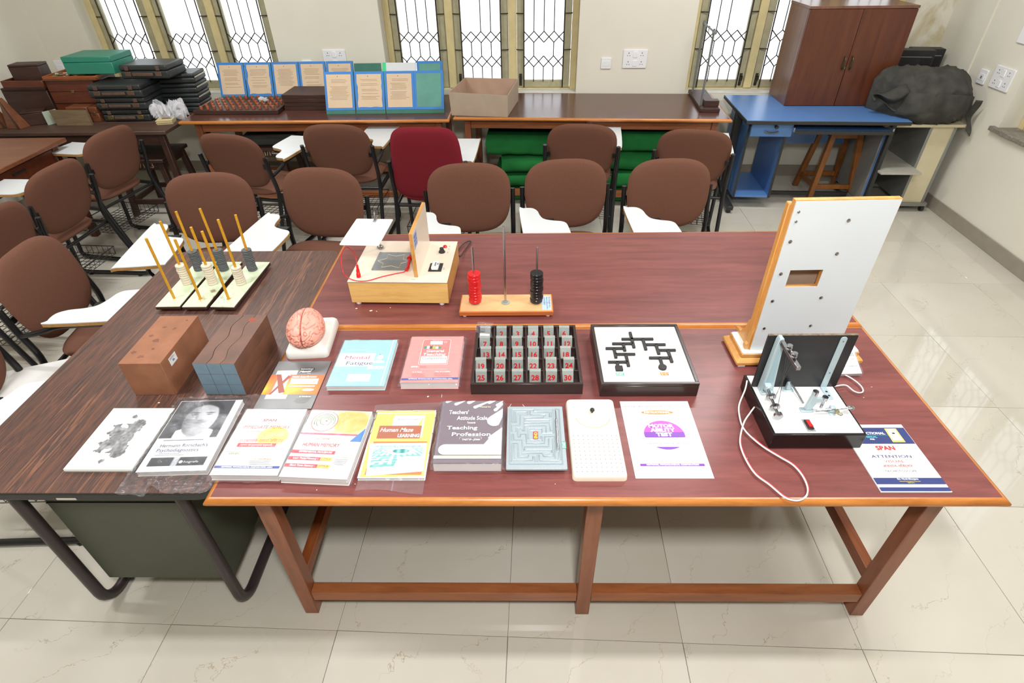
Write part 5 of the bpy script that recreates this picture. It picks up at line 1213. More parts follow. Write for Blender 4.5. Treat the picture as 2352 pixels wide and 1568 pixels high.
# brain model
M_base = M('white_resin', (222, 222, 216), 0.3, var=0.01)
t = thing('brain_model', 'pink brain model with red veins on a white square base', 'model', (.092, .714, TZ), 4)
MB().loft([[(x, y, z) for x, y in rpoly(-.075 + i, -.107 + i, .075 - i, .107 - i, .016, 6)] for z, i in ((0, .001), (.006, 0), (.026, .002), (.033, .007))]).build('base', M_base, t, smooth=50)
tb_ = NT('brain_pink'); tb_.set(.42); v_ = tb_.coord(); vo = tb_.n('ShaderNodeTexCoord')
at = tb_.n('ShaderNodeVertexColor'); at.layer_name = 'ink'; tb_.col(at.outputs[0])
import bmesh
bm = bmesh.new(); bmesh.ops.create_icosphere(bm, subdivisions=6, radius=1.0)
cl = bm.verts.layers.float_color.new('ink'); pink = Vector(lin((226, 160, 142))[:3]); deep = Vector(lin((204, 104, 90))[:3]); vein = Vector(lin((170, 34, 46))[:3])
for vtx in bm.verts:
    p = vtx.co.copy(); q = p.copy()
    q3 = Vector((abs(p.x) * 1.0, p.y, p.z)) + Vector((noise.noise(p * 2.6), noise.noise(p * 2.6 + Vector((5, 0, 0))), noise.noise(p * 2.6 + Vector((0, 9, 0))))) * .40
    w1 = abs(noise.noise(q3 * 2.5 + Vector((3, 1, 7)) * (1 if p.x > 0 else 1.7))); g = max(0, 1 - w1 / .15)
    w2 = abs(noise.noise(q3 * 1.7 + Vector((11, 4, 2)) * (1 if p.x > 0 else 2.1))); vn = max(0, 1 - w2 / .030) * (1 if noise.noise(p * 2.7) > -.12 else 0)
    fis = max(0, 1 - abs(p.x) / .055) * (1 if p.z > -.3 else .4)
    rad = 1 - .085 * g ** 1.6 - .16 * fis * fis
    flat = 1 - .18 * max(0, -p.z - .3)
    vtx.co = Vector((p.x * .066 * rad * (1 - .10 * p.y), p.y * .092 * rad, p.z * (.062 if p.z > 0 else .050) * rad * flat))
    c = pink.lerp(deep, min(1, .75 * g ** 1.5)).lerp(vein, min(1, vn * .9)).lerp(vein * .6, min(1, fis ** 1.5)); vtx[cl] = (c.x, c.y, c.z, 1)
me = bpy.data.meshes.new('cerebrum'); bm.to_mesh(me); bm.free(); me.polygons.foreach_set('use_smooth', [True] * len(me.polygons)); me.materials.append(tb_.m)
o = bpy.data.objects.new('cerebrum', me); COL.objects.link(o); o.parent = t; o.location = (-.008, -.018, .070); o.rotation_euler = (R(4), 0, R(3))
MB().lathe([(.02, .033), (.016, .036), (.014, .045)], 16, Matrix.Translation((-.008, -.014, 0))).build('pedestal', M_base, t)

# wooden blocks on the desk
M_mdf = M('brown_hardboard', (146, 96, 68), 0.7, var=0.14, scale=16, bump=0.15, bscale=500)
t = thing('wooden_block', 'plain brown hardboard box with a small white label on its side', 'block', (-.4285, .4375, DZT), 0.6)
MB().box((0, 0, 0), (.136, .268, .135)).build('body', M_mdf, t, bevel=.0008)
rng = random.Random(2)
for cx, cy, r_ in ((.055, .035, .012), (.02, .06, .010), (.06, .12, .013), (.03, .15, .009), (.09, .19, .010), (.075, .075, .007), (.05, .20, .008), (.11, .24, .006)):
    MB().prism([(cx + r_ * (.4 + .8 * rng.random()) * cos(R(a)), cy + r_ * .9 * (.4 + .8 * rng.random()) * sin(R(a))) for a in range(0, 360, 30)], .1351, .1353).build('ink_smudge', M('smudge_brown', (118, 76, 56), .75, var=.2), t, smooth=0)
lm = Matrix.Translation((.1362, .045, .082)) @ Matrix.Rotation(R(90), 4, 'Y') @ Matrix.Rotation(R(90), 4, 'Z')
MB().box((0, 0, 0), (.042, .030, .0003), Matrix.Translation((.1362, .040, .090)) @ Matrix(((0, 0, 1, 0), (1, 0, 0, 0), (0, 1, 0, 0), (0, 0, 0, 1)))).build('label', M_paper, t)
lb_ = Matrix.Translation((.1366, .040, .090)) @ Matrix(((0, 0, 1, 0), (1, 0, 0, 0), (0, 1, 0, 0), (0, 0, 0, 1)))
MB().prism([(.018, .008), (.022, .008), (.019, .016), (.016, .016)], 0, .0001, lb_).prism([(.024, .008), (.028, .008), (.024, .016), (.021, .016)], 0, .0001, lb_).build('logo', P_blue, t, smooth=0)
mb = MB()
for k in range(4): mb.box((.004, .020 + k * .002, 0), (.036 - 4 * (k % 2) * .002, .0208 + k * .002, .0001), lb_)
mb.build('label_print', P_grey, t, smooth=0)
M_brick = M('dark_stained_block', (100, 66, 50), 0.5, var=0.28, scale=9)
M_bluepaint = M('blue_grey_paint', (112, 136, 152), 0.5, var=0.06, scale=40)
t = thing('interlocking_block', 'brown wooden block sawn into nine wavy sticks with blue-grey ends', 'block', (-.192, .441, DZT), -1.0)
cwb, chb, LB = .0455, .044, .275
def wave(y): return .006 * sin(y / LB * 2 * pi * 2.2 + .6) * min(1, y / .03)
for r in range(3):
    for c in range(3):
        mb = MB(); rings = []
        for k in range(23):
            y = LB * k / 22
            wl = wave(y) if c > 0 else 0; wr = wave(y) if c < 2 else 0
            wz0 = wave(y + .03) * .7 if r > 0 else 0; wz1 = wave(y + .03) * .7 if r < 2 else 0
            g = .0022 if (c, r) in ((1, 0), (1, 1), (2, 1)) else (.0016 if (c, r) == (1, 2) else .0010 if (c, r) == (2, 2) else .0006)
            x0, x1 = c * cwb + wl + (g if c else 0), (c + 1) * cwb + wr - (.0005 if c < 2 else 0); z0, z1 = r * chb + wz0 + (.0004 if r else 0), (r + 1) * chb + wz1 - (.0004 if r < 2 else 0)
            rings.append([(x0, y, z0), (x1, y, z0), (x1, y, z1), (x0, y, z1)])
        p_ = mb.loft([ [q for q in reversed(rg)] for rg in rings]).build('stick', M_brick, t, smooth=30)
        MB().box((c * cwb + .0008, -.0006, r * chb + .0008), ((c + 1) * cwb - .0004, -.0001, (r + 1) * chb - .0006)).build('painted_end', M_bluepaint, p_)
MB().cyl((.095, .245, .1319), (.095, .245, .1322), .012, 20).build('red_spot', M('red_oxide_spot', (150, 62, 36), .6), t, smooth=0)

# three peg stands with washers
mt = NT('onyx_laminate'); mt.set(.25); v_ = mt.coord((5, 5, 5), rnd=True); mt.col(mt.ramp(mt.noise(v_, 1.6, 5, .6, 1.6), [(.30, lin((150, 130, 110))), (.38, lin((206, 220, 186))), (.55, lin((214, 226, 196))), (.66, lin((190, 212, 190))), (.72, lin((168, 150, 120)))])); M_onyx = mt.m
M_dow = M('yellow_lacquer', (206, 150, 34), 0.4, var=0.1, scale=60)
M_washw = M('cream_washer', (218, 206, 186), 0.6, var=0.03); M_washg = M('grey_washer', (84, 88, 90), 0.5, var=0.05)
LL = .368
for k, (x, y, rz, lbl) in enumerate(((-.615, .932, 1.2, 'leftmost onyx-topped stand with three yellow rods and stacked rings'), (-.506, .930, 0.4, 'middle onyx-topped stand with three yellow rods and stacked rings'), (-.391, .930, -2.0, 'rightmost onyx-topped stand with three yellow rods and stacked rings'))):
    t = thing('peg_stand', lbl, 'apparatus', (x, y, DZT), rz, 'ring stands')
    w_ = .099
    MB().box((0, 0, .010), (w_, LL, .022)).build('base', M_dkwood, t, bevel=.001); MB().box((.001, .001, .0221), (w_ - .001, LL - .001, .0245)).build('top', M_onyx, t)
    for fx_ in (.02, .08):
        for fy in (.03, .33): MB().box((fx_ - .012, fy - .012, 0), (fx_ + .012, fy + .012, .0099)).build('foot', M_dark, t)
    hts = ((.272, .285, .275), (.268, .262, .29), (.30, .295, .26))[k]
    for j, yy in enumerate((.060, .180, .296)):
        MB().cyl((w_ / 2, yy, .0246), (w_ / 2 + random.uniform(-.006, .006), yy + random.uniform(-.004, .004), .0246 + hts[j]), .0052, 10).build('rod', M_dow, t, smooth=60)
        if j == 0: MB().cyl((w_ / 2, yy, .0246), (w_ / 2, yy, .0252), .014 if k == 0 else .009, 16).build('glue_spot', M('pale_glue', (214, 214, 186), .4) if k == 0 else M_dow, t)
        if j:
            n_ = (9, 9, 8)[k] if j == 1 else (12, 13, 13)[k]; hh = .0102 if j == 1 else .0078; rr = .0205
            for q in range(n_):
                MB().lathe([(.006, 0), (rr - .0022, 0), (rr, .0025), (rr, hh - .003), (rr - .0022, hh - .0004), (.006, hh - .0004)], 20, Matrix.Translation((w_ / 2 + random.uniform(-.0012, .0012), yy + random.uniform(-.0012, .0012), .0247 + q * hh))).build('ring', M_washw if j == 1 else M_washg, t)

# two-peg disc tower
M_beech = M('beech_veneer', (216, 172, 122), 0.35, var=0.06, scale=8); M_beech2 = M('orange_beech_edge', (196, 112, 58), 0.4, var=0.06)
t = thing('disc_stand', 'orange beech stand with three steel rods and red and black discs', 'apparatus', (.6185, .858, TZ))
MB().box((0, 0, .008), (.364, .125, .026)).build('base', M_beech2, t, bevel=.001); MB().box((.004, .004, .0261), (.360, .121, .0275)).build('top', M_beech, t)
gv = MB()
for z in (.014, .020): gv.box((-.0003, -.0005, z), (.3643, .0, z + .0012))
gv.build('groove', M('groove_brown', (140, 76, 36), .6), t)
for x in (.020, .344):
    for y in (.012, .107): MB().lathe([(0, 0), (.008, .0005), (.0105, .004), (.0105, .0079), (0, .0079)], 14, Matrix.Translation((x, y, 0))).build('rubber_foot', M_white, t)
for x, h_ in ((.0605, .245), (.1785, .325), (.3005, .240)):
    MB().cyl((x, .0625, .0276), (x, .0625, .0276 + h_), .0042, 12).lathe([(0, -.001), (.0042, -.001), (.003, .0024), (0, .0034)], 12, Matrix.Translation((x, .0625, .0276 + h_))).build('rod', M_chrome, t, smooth=50)
    MB().lathe([(.004, 0), (.0165, 0), (.0165, .002), (.009, .004), (.009, .008), (.004, .008)], 20, Matrix.Translation((x, .0625, .0277))).build('washer', M_alu, t)
M_rdisc = M('red_plastic', (206, 30, 36), 0.25, var=0.02); M_bdisc = M('black_plastic', (28, 28, 30), 0.25, var=0.02)
for x, mt_ in ((.0605, M_rdisc), (.3005, M_bdisc)):
    for k in range(10):
        MB().lathe([(.005, 0), (.0238, 0), (.0246, .001), (.0246, .0115), (.0238, .0125), (.005, .0125)], 28, Matrix.Translation((x + random.uniform(-.0016, .0016), .0625 + random.uniform(-.0012, .0012), .0358 + k * .0127))).build('disc', mt_, t, smooth=20)
MB().box((.322, .010, .0277), (.356, .108, .0281)).build('label', C('pale_blue_label', (176, 200, 220)), t)
for k, s_ in enumerate(('Mc Dougall Disc', 'Plastic in white and Black', 'Lateral Stand')): text(s_, .008, 0, 0, 0, P_navy, t, width=(.075, .085, .055)[k], M=Matrix.Translation((.349 - k * .0095, .100, .0283)) @ rotz(R(-90)))

# mirror tracing box
M_pine = WOOD('pine_ply', [(0.2, (196, 148, 78)), (0.5, (222, 180, 108)), (0.8, (234, 198, 132))], (1.0, 9, 9), 0.4, 2.6, 0.9)
M_pine2 = WOOD('pine_ply_end', [(0.2, (168, 112, 50)), (0.5, (196, 142, 74)), (0.8, (212, 164, 96))], (9, 1.0, 9), 0.4, 2.6, 0.9)
M_lam = M('ivory_laminate', (228, 214, 196), 0.22, var=0.01)
t = thing('mirror_tracing_box', 'pine box with ivory top, star plate, upright board and white square shield', 'apparatus', (.178, .952, TZ), -1.7)
W_, D_, z0, z1 = .392, .345, .012, .105
MB().box((0, 0, z0), (W_, .012, z1)).build('front_panel', M_pine, t, bevel=.001); MB().box((0, D_ - .012, z0), (W_, D_, z1)).build('back_panel', M_pine, t)
MB().box((0, .0121, z0), (.012, D_ - .0121, z1)).build('side_panel', M_pine2, t); MB().box((W_ - .012, .0121, z0), (W_, D_ - .0121, z1)).build('side_panel', M_pine2, t)
MB().box((.012, .012, z0), (W_ - .012, D_ - .012, z0 + .006)).build('bottom_panel', M_pine, t)
MB().box((-.001, -.001, z1 + .0001), (W_ + .001, D_ + .001, z1 + .003)).build('ply_edge', M('grey_glue_line', (150, 138, 120), .6), t); MB().box((-.001, -.001, z1 + .0031), (W_ + .001, D_ + .001, z1 + .0042)).build('top', M_lam, t)
for x in (.024, W_ - .03):
    for y in (.012, D_ - .03): MB().lathe([(0, 0), (.009, .0005), (.0115, .004), (.0115, .0119), (0, .0119)], 14, Matrix.Translation((x, y, 0))).build('rubber_foot', M_white, t)
zt = z1 + .0043
MB().prism(rpoly(.072, .088, .222, .240, .005), zt, zt + .0016).build('star_plate', M('zinc_plate', (146, 152, 156), .3, .25, var=.03), t)
sp_ = [(-.065, 0), (-.036, -.021), (-.038, -.053), (-.0, -.040), (.036, -.057), (.036, -.020), (.066, -.002), (.038, .017), (.038, .055), (.002, .041), (-.034, .056), (-.033, .021)]
MB().tube([(.147 + a, .164 + b, zt + .0018) for a, b in sp_], .0011, 4, closed=True).build('star_groove', M('star_cream', (232, 214, 180), .5), t)
sc = MB()
for x, y in ((.078, .094), (.078, .234), (.152, .234), (.216, .094)): sc.cyl((x, y, zt + .0016), (x, y, zt + .0022), .0022, 10)
sc.build('screw', M_chrome, t)
ub = MB().box((.258, .037, zt), (.272, .330, zt + .188)).build('upright_board', M_pine2, t, bevel=.001); MB().box((.2721, .040, zt + .002), (.2727, .328, zt + .186)).build('laminate_face', M_lam, ub)
lm = Matrix.Translation((.2729, .045, zt + .115)) @ Matrix(((0, 0, 1, 0), (1, 0, 0, 0), (0, 1, 0, 0), (0, 0, 0, 1)))
MB().box((0, 0, 0), (.060, .060, .0003), lm).build('label', C('blue_label', (150, 166, 208)), ub)
for k, s_ in enumerate(('MIRROR', 'TRACING', 'APPARATUS')): text(s_, .014, .006, .042 - k * .016, .0005, P_navy, ub, width=.046, M=lm)
text('START', .008, .250, .018, 0, P_grey, t, width=.016, M=Matrix.Translation((.0, .0, zt + .0002)))
MB().cyl((.066, .280, zt), (.066, .280, zt + .165), .004, 10).lathe([(0, 0), (.014, 0), (.014, .008), (.008, .014), (0, .014)], 16, Matrix.Translation((.066, .280, zt))).build('shield_rod', M_chrome, t, smooth=50)
sm = Matrix.Translation((.066, .150, zt + .140)) @ rotz(R(-1.5))
MB().prism(rpoly(-.077, -.117, .077, .115, .006), 0, .002, sm).build('white_shield', M_wtop, t)
MB().cyl((.005, .085, .004), (.005, .125, .007), .0055, 10, M=sm).lathe([(0, -.004), (.008, -.004), (.008, .004), (0, .004)], 12, sm @ Matrix.Translation((.005, .128, .006))).build('shield_clamp', M_chrome, t, smooth=50)
pen = MB().tube([(.219, .080, zt + .008), (.221, .098, zt + .008), (.214, .170, zt + .009), (.213, .196, zt + .010)], [.0062, .0068, .0068, .0055], 12).lathe([(0, -.003), (.010, -.003), (.010, .003), (0, .003)], 14, Matrix.Translation((.2140, .172, zt + .0095)) @ Matrix.Rotation(R(90), 4, 'X')).build('tracing_pen', M_rdisc, t, smooth=40)
MB().lathe([(0, 0), (.0085, 0), (.0085, .014), (.0068, .016), (.0068, .030), (.005, .034), (.0045, .050), (0, .050)], 14, Matrix.Translation((.036, .035, zt)) @ Matrix.Rotation(R(-10), 4, 'X')).build('red_plug', M_rdisc, t, smooth=40)
cp = spline([(.036, .044, zt + .05), (.025, .070, zt + .085), (-.004, .085, zt + .105), (-.024, .075, zt + .09), (-.028, .050, zt + .05), (-.018, .030, zt + .015), (.012, .012, zt + .004), (.050, -.0, zt + .003), (.085, .006, zt + .003), (.130, .035, zt + .003), (.180, .060, zt + .003), (.210, .072, zt + .004), (.219, .082, zt + .008)], 6)
MB().tube(cp, .0018, 7).build('red_lead', M_rdisc, t, smooth=60)
ct = MB().box((.305, .082, zt), (.358, .148, zt + .003)).build('counter', M_dark, t, bevel=.001); MB().box((.317, .088, zt + .0031), (.345, .142, zt + .016)).build('counter_body', M_wtop, ct, bevel=.002)
text('00000', .010, 0, 0, 0, P_black, ct, width=.030, bold=.0002, M=Matrix.Translation((.335, .100, zt + .0163)) @ rotz(R(90))); MB().prism([(-.003, 0), (.003, 0), (0, .016)], 0, .0002, Matrix.Translation((.341, .112, zt + .0163))).build('pointer', P_black, ct)
MB().lathe([(0, 0), (.014, 0), (.014, .003), (.009, .012), (.0085, .020), (0, .020)], 16, Matrix.Translation((.338, .246, zt))).build('knob', M_dark, t); MB().lathe([(0, 0), (.009, 0), (.009, .004), (.006, .008), (0, .009)], 16, Matrix.Translation((.345, .292, zt))).build('pilot_lamp', M('red_lens', (190, 26, 26), .15), t)
for s_, y in (('OFF', .245), ('ON', .275), ('ON/OFF', .30)): text(s_, .008, 0, 0, 0, P_lgrey, t, width=.014, M=Matrix.Translation((.366, y - .008, zt + .0002)) @ rotz(R(90)))
text('RESET', .008, 0, 0, 0, P_lgrey, t, width=.018, M=Matrix.Translation((.368, .100, zt + .0002)) @ rotz(R(90)))
MB().tube(spline([(.386, D_ + .002, .045), (.395, D_ + .03, .02), (.402, D_ + .10, .006), (.418, D_ + .17, .006), (.425, D_ + .205, .006), (.405, D_ + .20, .006), (.385, D_ + .16, .006), (.368, D_ + .09, .006), (.34, D_ + .03, .02), (.33, D_ + .002, .04)], 6), .0026, 7).build('black_lead', M_dark, t, smooth=60)

# tachistoscope: tall white board
M_oak = WOOD('oak_trim', [(0.2, (184, 124, 58)), (0.5, (208, 150, 80)), (0.8, (222, 170, 104))], (9, 9, 1.0), 0.35, 2.6, 0.8)
M_oakx = WOOD('oak_trim_x', [(0.2, (184, 124, 58)), (0.5, (208, 150, 80)), (0.8, (222, 170, 104))], (1.0, 9, 9), 0.35, 2.6, 0.8)
M_wlam = M('cool_white_laminate', (204, 209, 212), 0.28, var=0.01)
t = thing('tachistoscope', 'tall white oak-edged board with a small window standing on a stepped base', 'apparatus', (1.592, .553, TZ), 1.2)
bs = MB().loft([[(x, y, z) for x, y in [(-i, -i), (.43 + i, -i), (.43 + i, .155 + i), (-i, .155 + i)]] for z, i in ((.006, 0), (.018, 0), (.024, -.006), (.030, -.012))]).build('lower_base', M_oakx, t, bevel=.002)
MB().box((.016, .012, .0301), (.414, .140, .046)).build('upper_base', M_oakx, t, bevel=.002); MB().prism(rpoly(.018, .014, .412, .138, .008), .0461, .0485).build('base_top', M_wtop, t)
for x in (.02, .41):
    for y in (.015, .14): MB().box((x - .012, y - .012, 0), (x + .012, y + .012, .0059)).build('foot_pad', M_white, t)
PZ = .0486; ph = .535; px0, px1 = .047, .346; py0, py1 = .030, .050
wx0, wx1, wz0, wz1 = .095, .196, .251, .3115
fm = Matrix(((1, 0, 0, 0), (0, 0, -1, 0), (0, 1, 0, 0), (0, 0, 0, 1)))     # local XY -> XZ, thickness towards -Y
# front laminate as a frame round the window, then the ply core behind it
f_ = MB(); zc = PZ
for a in (((px0, py0, zc), (wx0, py0 + .002, zc + ph)), ((wx1, py0, zc), (px1, py0 + .002, zc + ph)), ((wx0, py0, zc), (wx1, py0 + .002, zc + wz0)), ((wx0, py0, zc + wz1), (wx1, py0 + .002, zc + ph))): f_.box(*a)
f_.build('white_front', M_wlam, t, smooth=0)
k_ = MB()
for a in (((px0 - .002, py0 + .0021, zc), (wx0 - .002, py1, zc + ph + .003)), ((wx1 + .002, py0 + .0021, zc), (px1 + .002, py1, zc + ph + .003)), ((wx0 - .002, py0 + .0021, zc), (wx1 + .002, py1, zc + wz0 - .002)), ((wx0 - .002, py0 + .0021, zc + wz1 + .002), (wx1 + .002, py1, zc + ph + .003))): k_.box(*a)
k_.build('oak_core', M_oak, t, smooth=0)
MB().box((px0 - .008, py1 + .0001, zc), (px0 + .008, py1 + .022, zc + ph - .015)).build('side_rail', M_oak, t, bevel=.002); MB().box((px1 - .008, py1 + .0001, zc), (px1 + .008, py1 + .022, zc + ph - .015)).build('side_rail', M_oak, t, bevel=.002)
MB().box((wx0 - .03, py1 + .024, zc + wz0 - .05), (wx1 + .03, py1 + .027, zc + wz1 + .06)).build('shutter', M('brown_grey_card', (150, 130, 114), .6), t)
MB().prism([(0, 0), (.10, 0), (.085, .012), (.05, .016), (.024, .05), (.012, .09), (0, .10)], -.006, .006, Matrix.Translation((px0 + .0, py1 + .0225, PZ)) @ Matrix(((0, 0, 1, 0), (1, 0, 0, 0), (0, 1, 0, 0), (0, 0, 0, 1)))).build('bracket', M_oak, t, bevel=.001)
MB().prism([(0, 0), (-.014, 0), (-.016, .02), (-.008, .026), (-.006, .06), (0, .09)], -.0, .018, Matrix.Translation((px0 - .0021, py1 + .004, PZ)) @ Matrix.Rotation(R(90), 4, 'X')).build('moulding', M_oak, t, bevel=.001)
MB().prism([(0, 0), (.10, 0), (.085, .012), (.05, .016), (.024, .05), (.012, .09), (0, .10)], -.006, .006, Matrix.Translation((px1 + .0, py1 + .0225, PZ)) @ Matrix(((0, 0, 1, 0), (1, 0, 0, 0), (0, 1, 0, 0), (0, 0, 0, 1)))).build('bracket', M_oak, t, bevel=.001)
for x, z, r_ in ((.063, .503, .0042), (.064, .473, .0042), (.066, .409, .0058), (.069, .299, .0058), (.070, .199, .0058), (.072, .091, .0055), (.216, .474, .0058), (.219, .366, .0058), (.222, .209, .0058), (.223, .099, .0055)):
    sx = x + (.0 if x < .1 else .057)
    MB().lathe([(0, 0), (r_, 0), (r_, .0008), (r_ * .6, .0022), (0, .0028)], 16, Matrix.Translation((x + .047 - .047 + .0, py0, zc + z)) @ Matrix.Rotation(R(90), 4, 'X')).build('screw', M_chrome, t)

# boxed card pack behind the apparatus
t = thing('card_pack', 'white packet of cards in film beside the tall white board base', 'box', (1.893, .503, TZ), 3)
t.rotation_euler = (R(24), 0, R(2))
MB().box((0, 0, 0), (.095, .115, .018)).build('packet', M_paper, t, bevel=.001); ik = Ink(t, .018)
ik.tx('CARDS', .052, .066, .036, .012, P_navy); ik.tx('FOR TACHISTOSCOPE (HINDI)', .025, .052, .062, .004, P_lgrey); ik.tx('national psychological corporation, agra', .010, .026, .078, .005, P_navy); ik.rect(.01, .038, .088, .0385, P_lgrey)
MB().surf(lambda u, v: (-.004 + .103 * u, -.005 + .124 * v, .0195 - .016 * min(1, max(0, -(-.005 + .124 * v)) / .004) + .001 * sin(u * 20 + v * 9)), 16, 16).build('film', M_film, t, smooth=80)

# electric apparatus with black upright
M_eblack = M('black_gloss_box', (26, 23, 24), 0.18, var=0.03); M_ebl2 = M('black_satin_board', (30, 30, 31), 0.35, var=0.05)
M_hamm = M('pale_blue_enamel', (172, 190, 196), 0.35, 0.1, var=0.03)
t = thing('kinesthetic_apparatus', 'black box with white top, black upright board, chrome arms and a red switch', 'apparatus', (1.572, .185, TZ + .0038), 0)
W_, D_, H_ = .262, .262, .054
for x in (.015, W_ - .02):
    for y in (.015, D_ - .02): MB().cyl((x, y, -.0038), (x, y, 0), .008, 12).build('rubber_foot', M_dark, t)
MB().box((0, 0, 0), (W_, D_, H_)).build('box', M_eblack, t, bevel=.002, seg=2); MB().box((.007, .007, H_ + .0001), (W_ - .007, D_ - .007, H_ + .0014)).build('white_top', M_wtop, t)
zt = H_ + .0015
MB().prism(rpoly(.004, 0, W_ + .002, .200, .006), 0, .007, Matrix.Translation((0, .208, zt)) @ Matrix.Rotation(R(90), 4, 'X')).build('upright_board', M_ebl2, t, bevel=.001)
MB().box((.0045, .2005, zt + .1995), (W_ + .001, .2085, zt + .2012)).build('worn_edge', M('worn_ply', (120, 104, 88), .7, var=.4, scale=90), t)
br = MB().prism(rpoly(.214, 0, .233, .195, .008), 0, .003, Matrix.Translation((0, .2005, zt)) @ Matrix.Rotation(R(90), 4, 'X')).prism(rpoly(.213, .142, .232, .2005, .006), zt, zt + .003).build('angle_bracket', M_hamm, t, bevel=.0005)
sc = MB()
for y in (.157, .175): sc.cyl((.2225, y, zt + .003), (.2225, y, zt + .0042), .0034, 10)
for z in (.06, .18): sc.cyl((.2235, .1972, zt + z), (.2235, .1962, zt + z), .0022, 8)
sc.build('screw', M_chrome, t)
MB().prism([(.020, 0), (.062, 0), (.060, .02), (.044, .19), (.040, .205), (.030, .205), (.026, .195)], 0, .022, Matrix.Translation((0, .2, zt)) @ Matrix.Rotation(R(90), 4, 'X')).box((.020, .163, zt), (.063, .20, zt + .006)).build('column', M_hamm, t, bevel=.002)
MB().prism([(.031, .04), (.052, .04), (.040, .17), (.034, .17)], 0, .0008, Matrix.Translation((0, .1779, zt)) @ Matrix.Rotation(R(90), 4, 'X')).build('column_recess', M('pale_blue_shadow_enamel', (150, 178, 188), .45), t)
MB().box((.030, .060, zt + .187), (.042, .178, zt + .199)).build('chrome_arm', M_chrome, t, bevel=.0008)
kn = MB()
for y in (.135, .100): kn.lathe([(0, 0), (.003, 0), (.003, .004), (.0085, .005), (.0085, .009), (.004, .010), (.004, .013), (.0075, .014), (.0075, .017), (0, .0175)], 16, Matrix.Translation((.036, y, zt + .1992)))
kn.lathe([(.004, -.002), (.006, 0), (.004, .002)], 12, Matrix.Translation((.036, .118, zt + .204)) @ Matrix.Rotation(R(90), 4, 'Y')); kn.build('thumb_screw', M_chrome, t, smooth=40)
# spring spindle with bobbins and knob
sa = (.033, .180, zt + .030); sb_ = (.024, .050, zt + .026)
ssp = MB().cyl(sa, sb_, .0042, 12); dv = (Vector(sb_) - Vector(sa)); ax = dv.to_track_quat('Z', 'Y').to_matrix().to_4x4()
for f in (.42, .74): ssp.lathe([(.0042, -.010), (.009, -.008), (.015, 0), (.015, .0015), (.007, .004), (.0042, .010)], 18, Matrix.Translation(Vector(sa) + dv * f) @ ax)
ssp.lathe([(.0042, -.006), (.0125, -.004), (.0125, .004), (0, .005)], 18, Matrix.Translation(sb_) @ ax)
ssp.build('spindle', M_chrome, t, smooth=40)
MB().box((.024, .160, zt + .020), (.044, .178, zt + .040)).cyl((.034, .155, zt + .030), (.034, .16, zt + .030), .010, 14).build('spindle_bearing', M_hamm, t, bevel=.002)
wr_ = MB()
for k, f in enumerate((.46, .50, .72, .76)): 
    e = Vector(sa) + dv * f; wr_.cyl((.036, .095 + .014 * k, zt + .187), (e.x + .008, e.y, e.z), .0005, 4)
wr_.build('string', M('fine_wire', (90, 88, 86), .4, .6), t, smooth=0)
# central fork with two bobbins and lever
MB().box((.112, .088, zt), (.150, .108, zt + .005)).prism([(.122, 0), (.142, 0), (.150, .03), (.178, .035), (.178, .045), (.145, .048), (.14, .07), (.13, .07), (.128, .04)], 0, .012, Matrix.Translation((0, .104, zt + .005)) @ Matrix.Rotation(R(90), 4, 'X')).build('fork', M_hamm, t, bevel=.002)
bb = MB(); 
for x, z in ((.136, .052), (.170, .030)): bb.cyl((x, .098, zt + z - .018), (x, .098, zt + z + .020), .004, 10).cyl((x, .098, zt + z + .012), (x, .098, zt + z + .024), .0085, 16)
bb.build('contact_screw', M_chrome, t, smooth=40)
MB().tube([(.150, .082, zt + .014), (.20, .084, zt + .018), (.24, .088, zt + .020)], .0026, 8).lathe([(0, -.004), (.004, -.004), (.009, .004), (.009, .014), (.004, .018), (0, .018)], 14, Matrix.Translation((.242, .088, zt + .020)) @ Matrix.Rotation(R(90), 4, 'Y') @ Matrix.Scale(.45, 4, (1, 0, 0))).build('lever', M_chrome, t, smooth=40)
MB().box((.190, .074, zt), (.206, .106, zt + .004)).box((.190, .082, zt + .004), (.206, .096, zt + .024)).build('lever_bearing', M_hamm, t, bevel=.002)
MB().lathe([(0, -.006), (.006, -.005), (.006, .005), (0, .006)], 12, Matrix.Translation((.208, .080, zt + .014)) @ Matrix.Rotation(R(90), 4, 'X')).tube([(.208, .072, zt + .014), (.216, .068, zt + .016), (.220, .068, zt + .012), (.216, .068, zt + .008), (.208, .072, zt + .010)], .0016, 6).build('wing_nut', M('worn_brass', (170, 160, 130), .3, .8), t, smooth=40)
MB().tube([(.124, .112, zt + .015), (.112, .150, zt + .030), (.107, .182, zt + .036)], .003, 8).build('rear_lever', M_chrome, t, smooth=40)
MB().box((.092, .178, zt), (.126, .1995, zt + .004)).box((.102, .182, zt + .004), (.116, .194, zt + .030)).build('rear_bearing', M_hamm, t, bevel=.002)
# rocker switch on a plate
MB().box((.100, .012, zt), (.124, .060, zt + .0012)).build('switch_plate', M_alu, t); MB().box((.104, .018, zt + .0013), (.120, .054, zt + .006)).build('switch_bezel', M_dark, t, bevel=.001)
MB().add([(.107, .022, zt + .0061), (.117, .022, zt + .0061), (.117, .050, zt + .0061), (.107, .050, zt + .0061), (.107, .022, zt + .012), (.117, .022, zt + .012), (.117, .050, zt + .0075), (.107, .050, zt + .0075)], [(3, 2, 1, 0), (4, 5, 6, 7), (0, 1, 5, 4), (1, 2, 6, 5), (2, 3, 7, 6), (3, 0, 4, 7)]).build('rocker', M('red_lens', (190, 26, 26), .15), t)
text('ON', .005, .108, .0135, zt + .0013, P_black, t, width=.008); text('POWER', .004, .105, .0555, zt + .0013, P_black, t, width=.014)
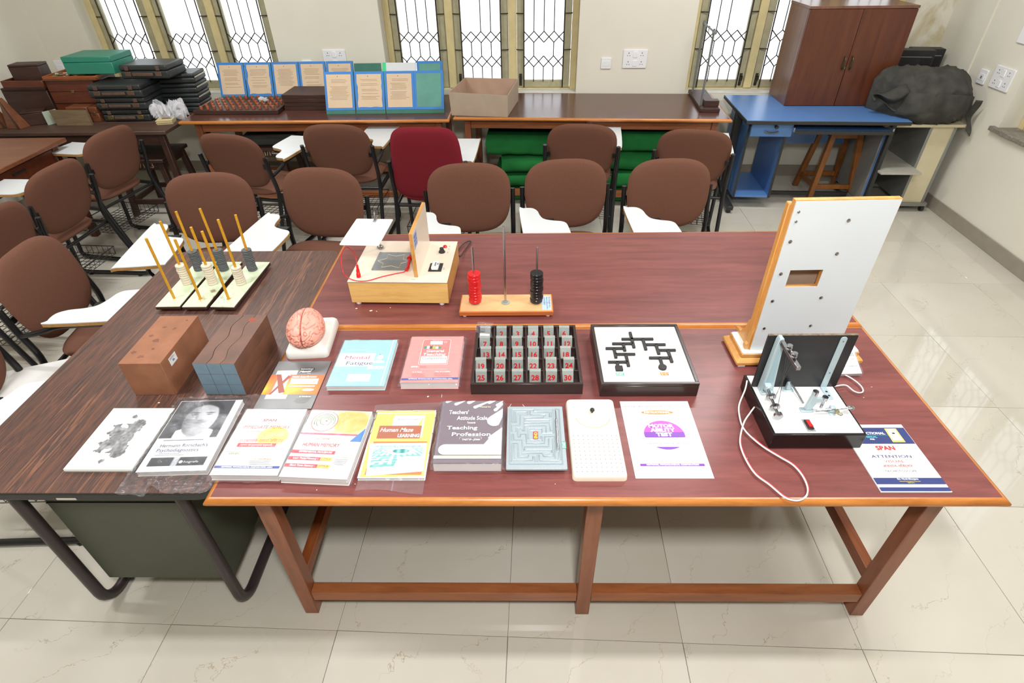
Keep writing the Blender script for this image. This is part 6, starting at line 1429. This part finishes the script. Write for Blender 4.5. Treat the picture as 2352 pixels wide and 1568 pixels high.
# leads
M_lead = M('white_lead', (226, 222, 220), 0.4, var=0.02); M_leadr = M('red_lead', (214, 60, 70), 0.4)
def lead(pts, name, mat, r=.0024, M_=None): return MB().tube(spline(pts, 6), r, 7).build(name, mat, t, smooth=60)
L1 = [(-.002, .228, .058), (-.014, .200, .045), (-.036, .165, .012), (-.047, .115, .004), (-.049, .072, .004), (-.036, .035, .004), (-.014, -.002, .004), (.016, -.036, .004), (.043, -.066, .004), (.054, -.103, .004), (.052, -.142, .004), (.039, -.168, .004), (.016, -.183, .004), (-.005, -.183, .004), (-.023, -.172, .004), (-.046, -.134, .004), (-.071, -.099, .004), (-.081, -.049, .004), (-.080, .004, .004), (-.068, .044, .006), (-.046, .088, .016), (-.022, .116, .026), (-.002, .138, .030)]
lead(L1, 'white_lead', M_lead, .0026)
lead([(x + .0028, y + .0022, z + .0012) for x, y, z in L1[5:20]], 'red_lead', M_leadr, .0011)
lead([(.262, .24, .04), (.30, .29, .012), (.350, .318, .004), (.367, .312, .004), (.382, .288, .004), (.389, .260, .004), (.384, .237, .004), (.369, .229, .004), (.354, .238, .004), (.340, .263, .006), (.300, .252, .012), (.262, .235, .02)], 'white_lead', M_lead)
# crumbs of foam left on the table tops
cr = MB(); rng = random.Random(9)
for x, y, s_ in ((.20, .925, .005), (.262, .908, .007), (.285, .905, .003), (.335, .93, .003), (-.33, .40, .004), (.555, .41, .004), (.08, .86, .0025), (.40, .06, .002), (.3, .04, .002), (.95, .06, .0015), (1.5, .15, .0015), (1.95, .4, .002), (2.0, .45, .002)):
    s_ *= .62
    cr.lathe([(0, 0), (s_ * .8, .0003), (s_, s_ * .3), (s_ * .5, s_ * .6), (0, s_ * .65)], 7, Matrix.Translation((x, y, TZ if x > 0 else DZT)) @ Matrix.Scale(1.5, 4, (1, rng.random(), 0)))
for x, y in ((.60, .405), (.82, .36), (.87, .358)):
    cr.cyl((x, y, TZ + .0006), (x + rng.uniform(-.012, .012), y + .014, TZ + .0006), .0006, 5)
o = cr.build('foam_crumbs', M_paper, None, smooth=0); tag(o, 'scattered white foam crumbs on the table tops', 'crumbs', None, 'stuff')
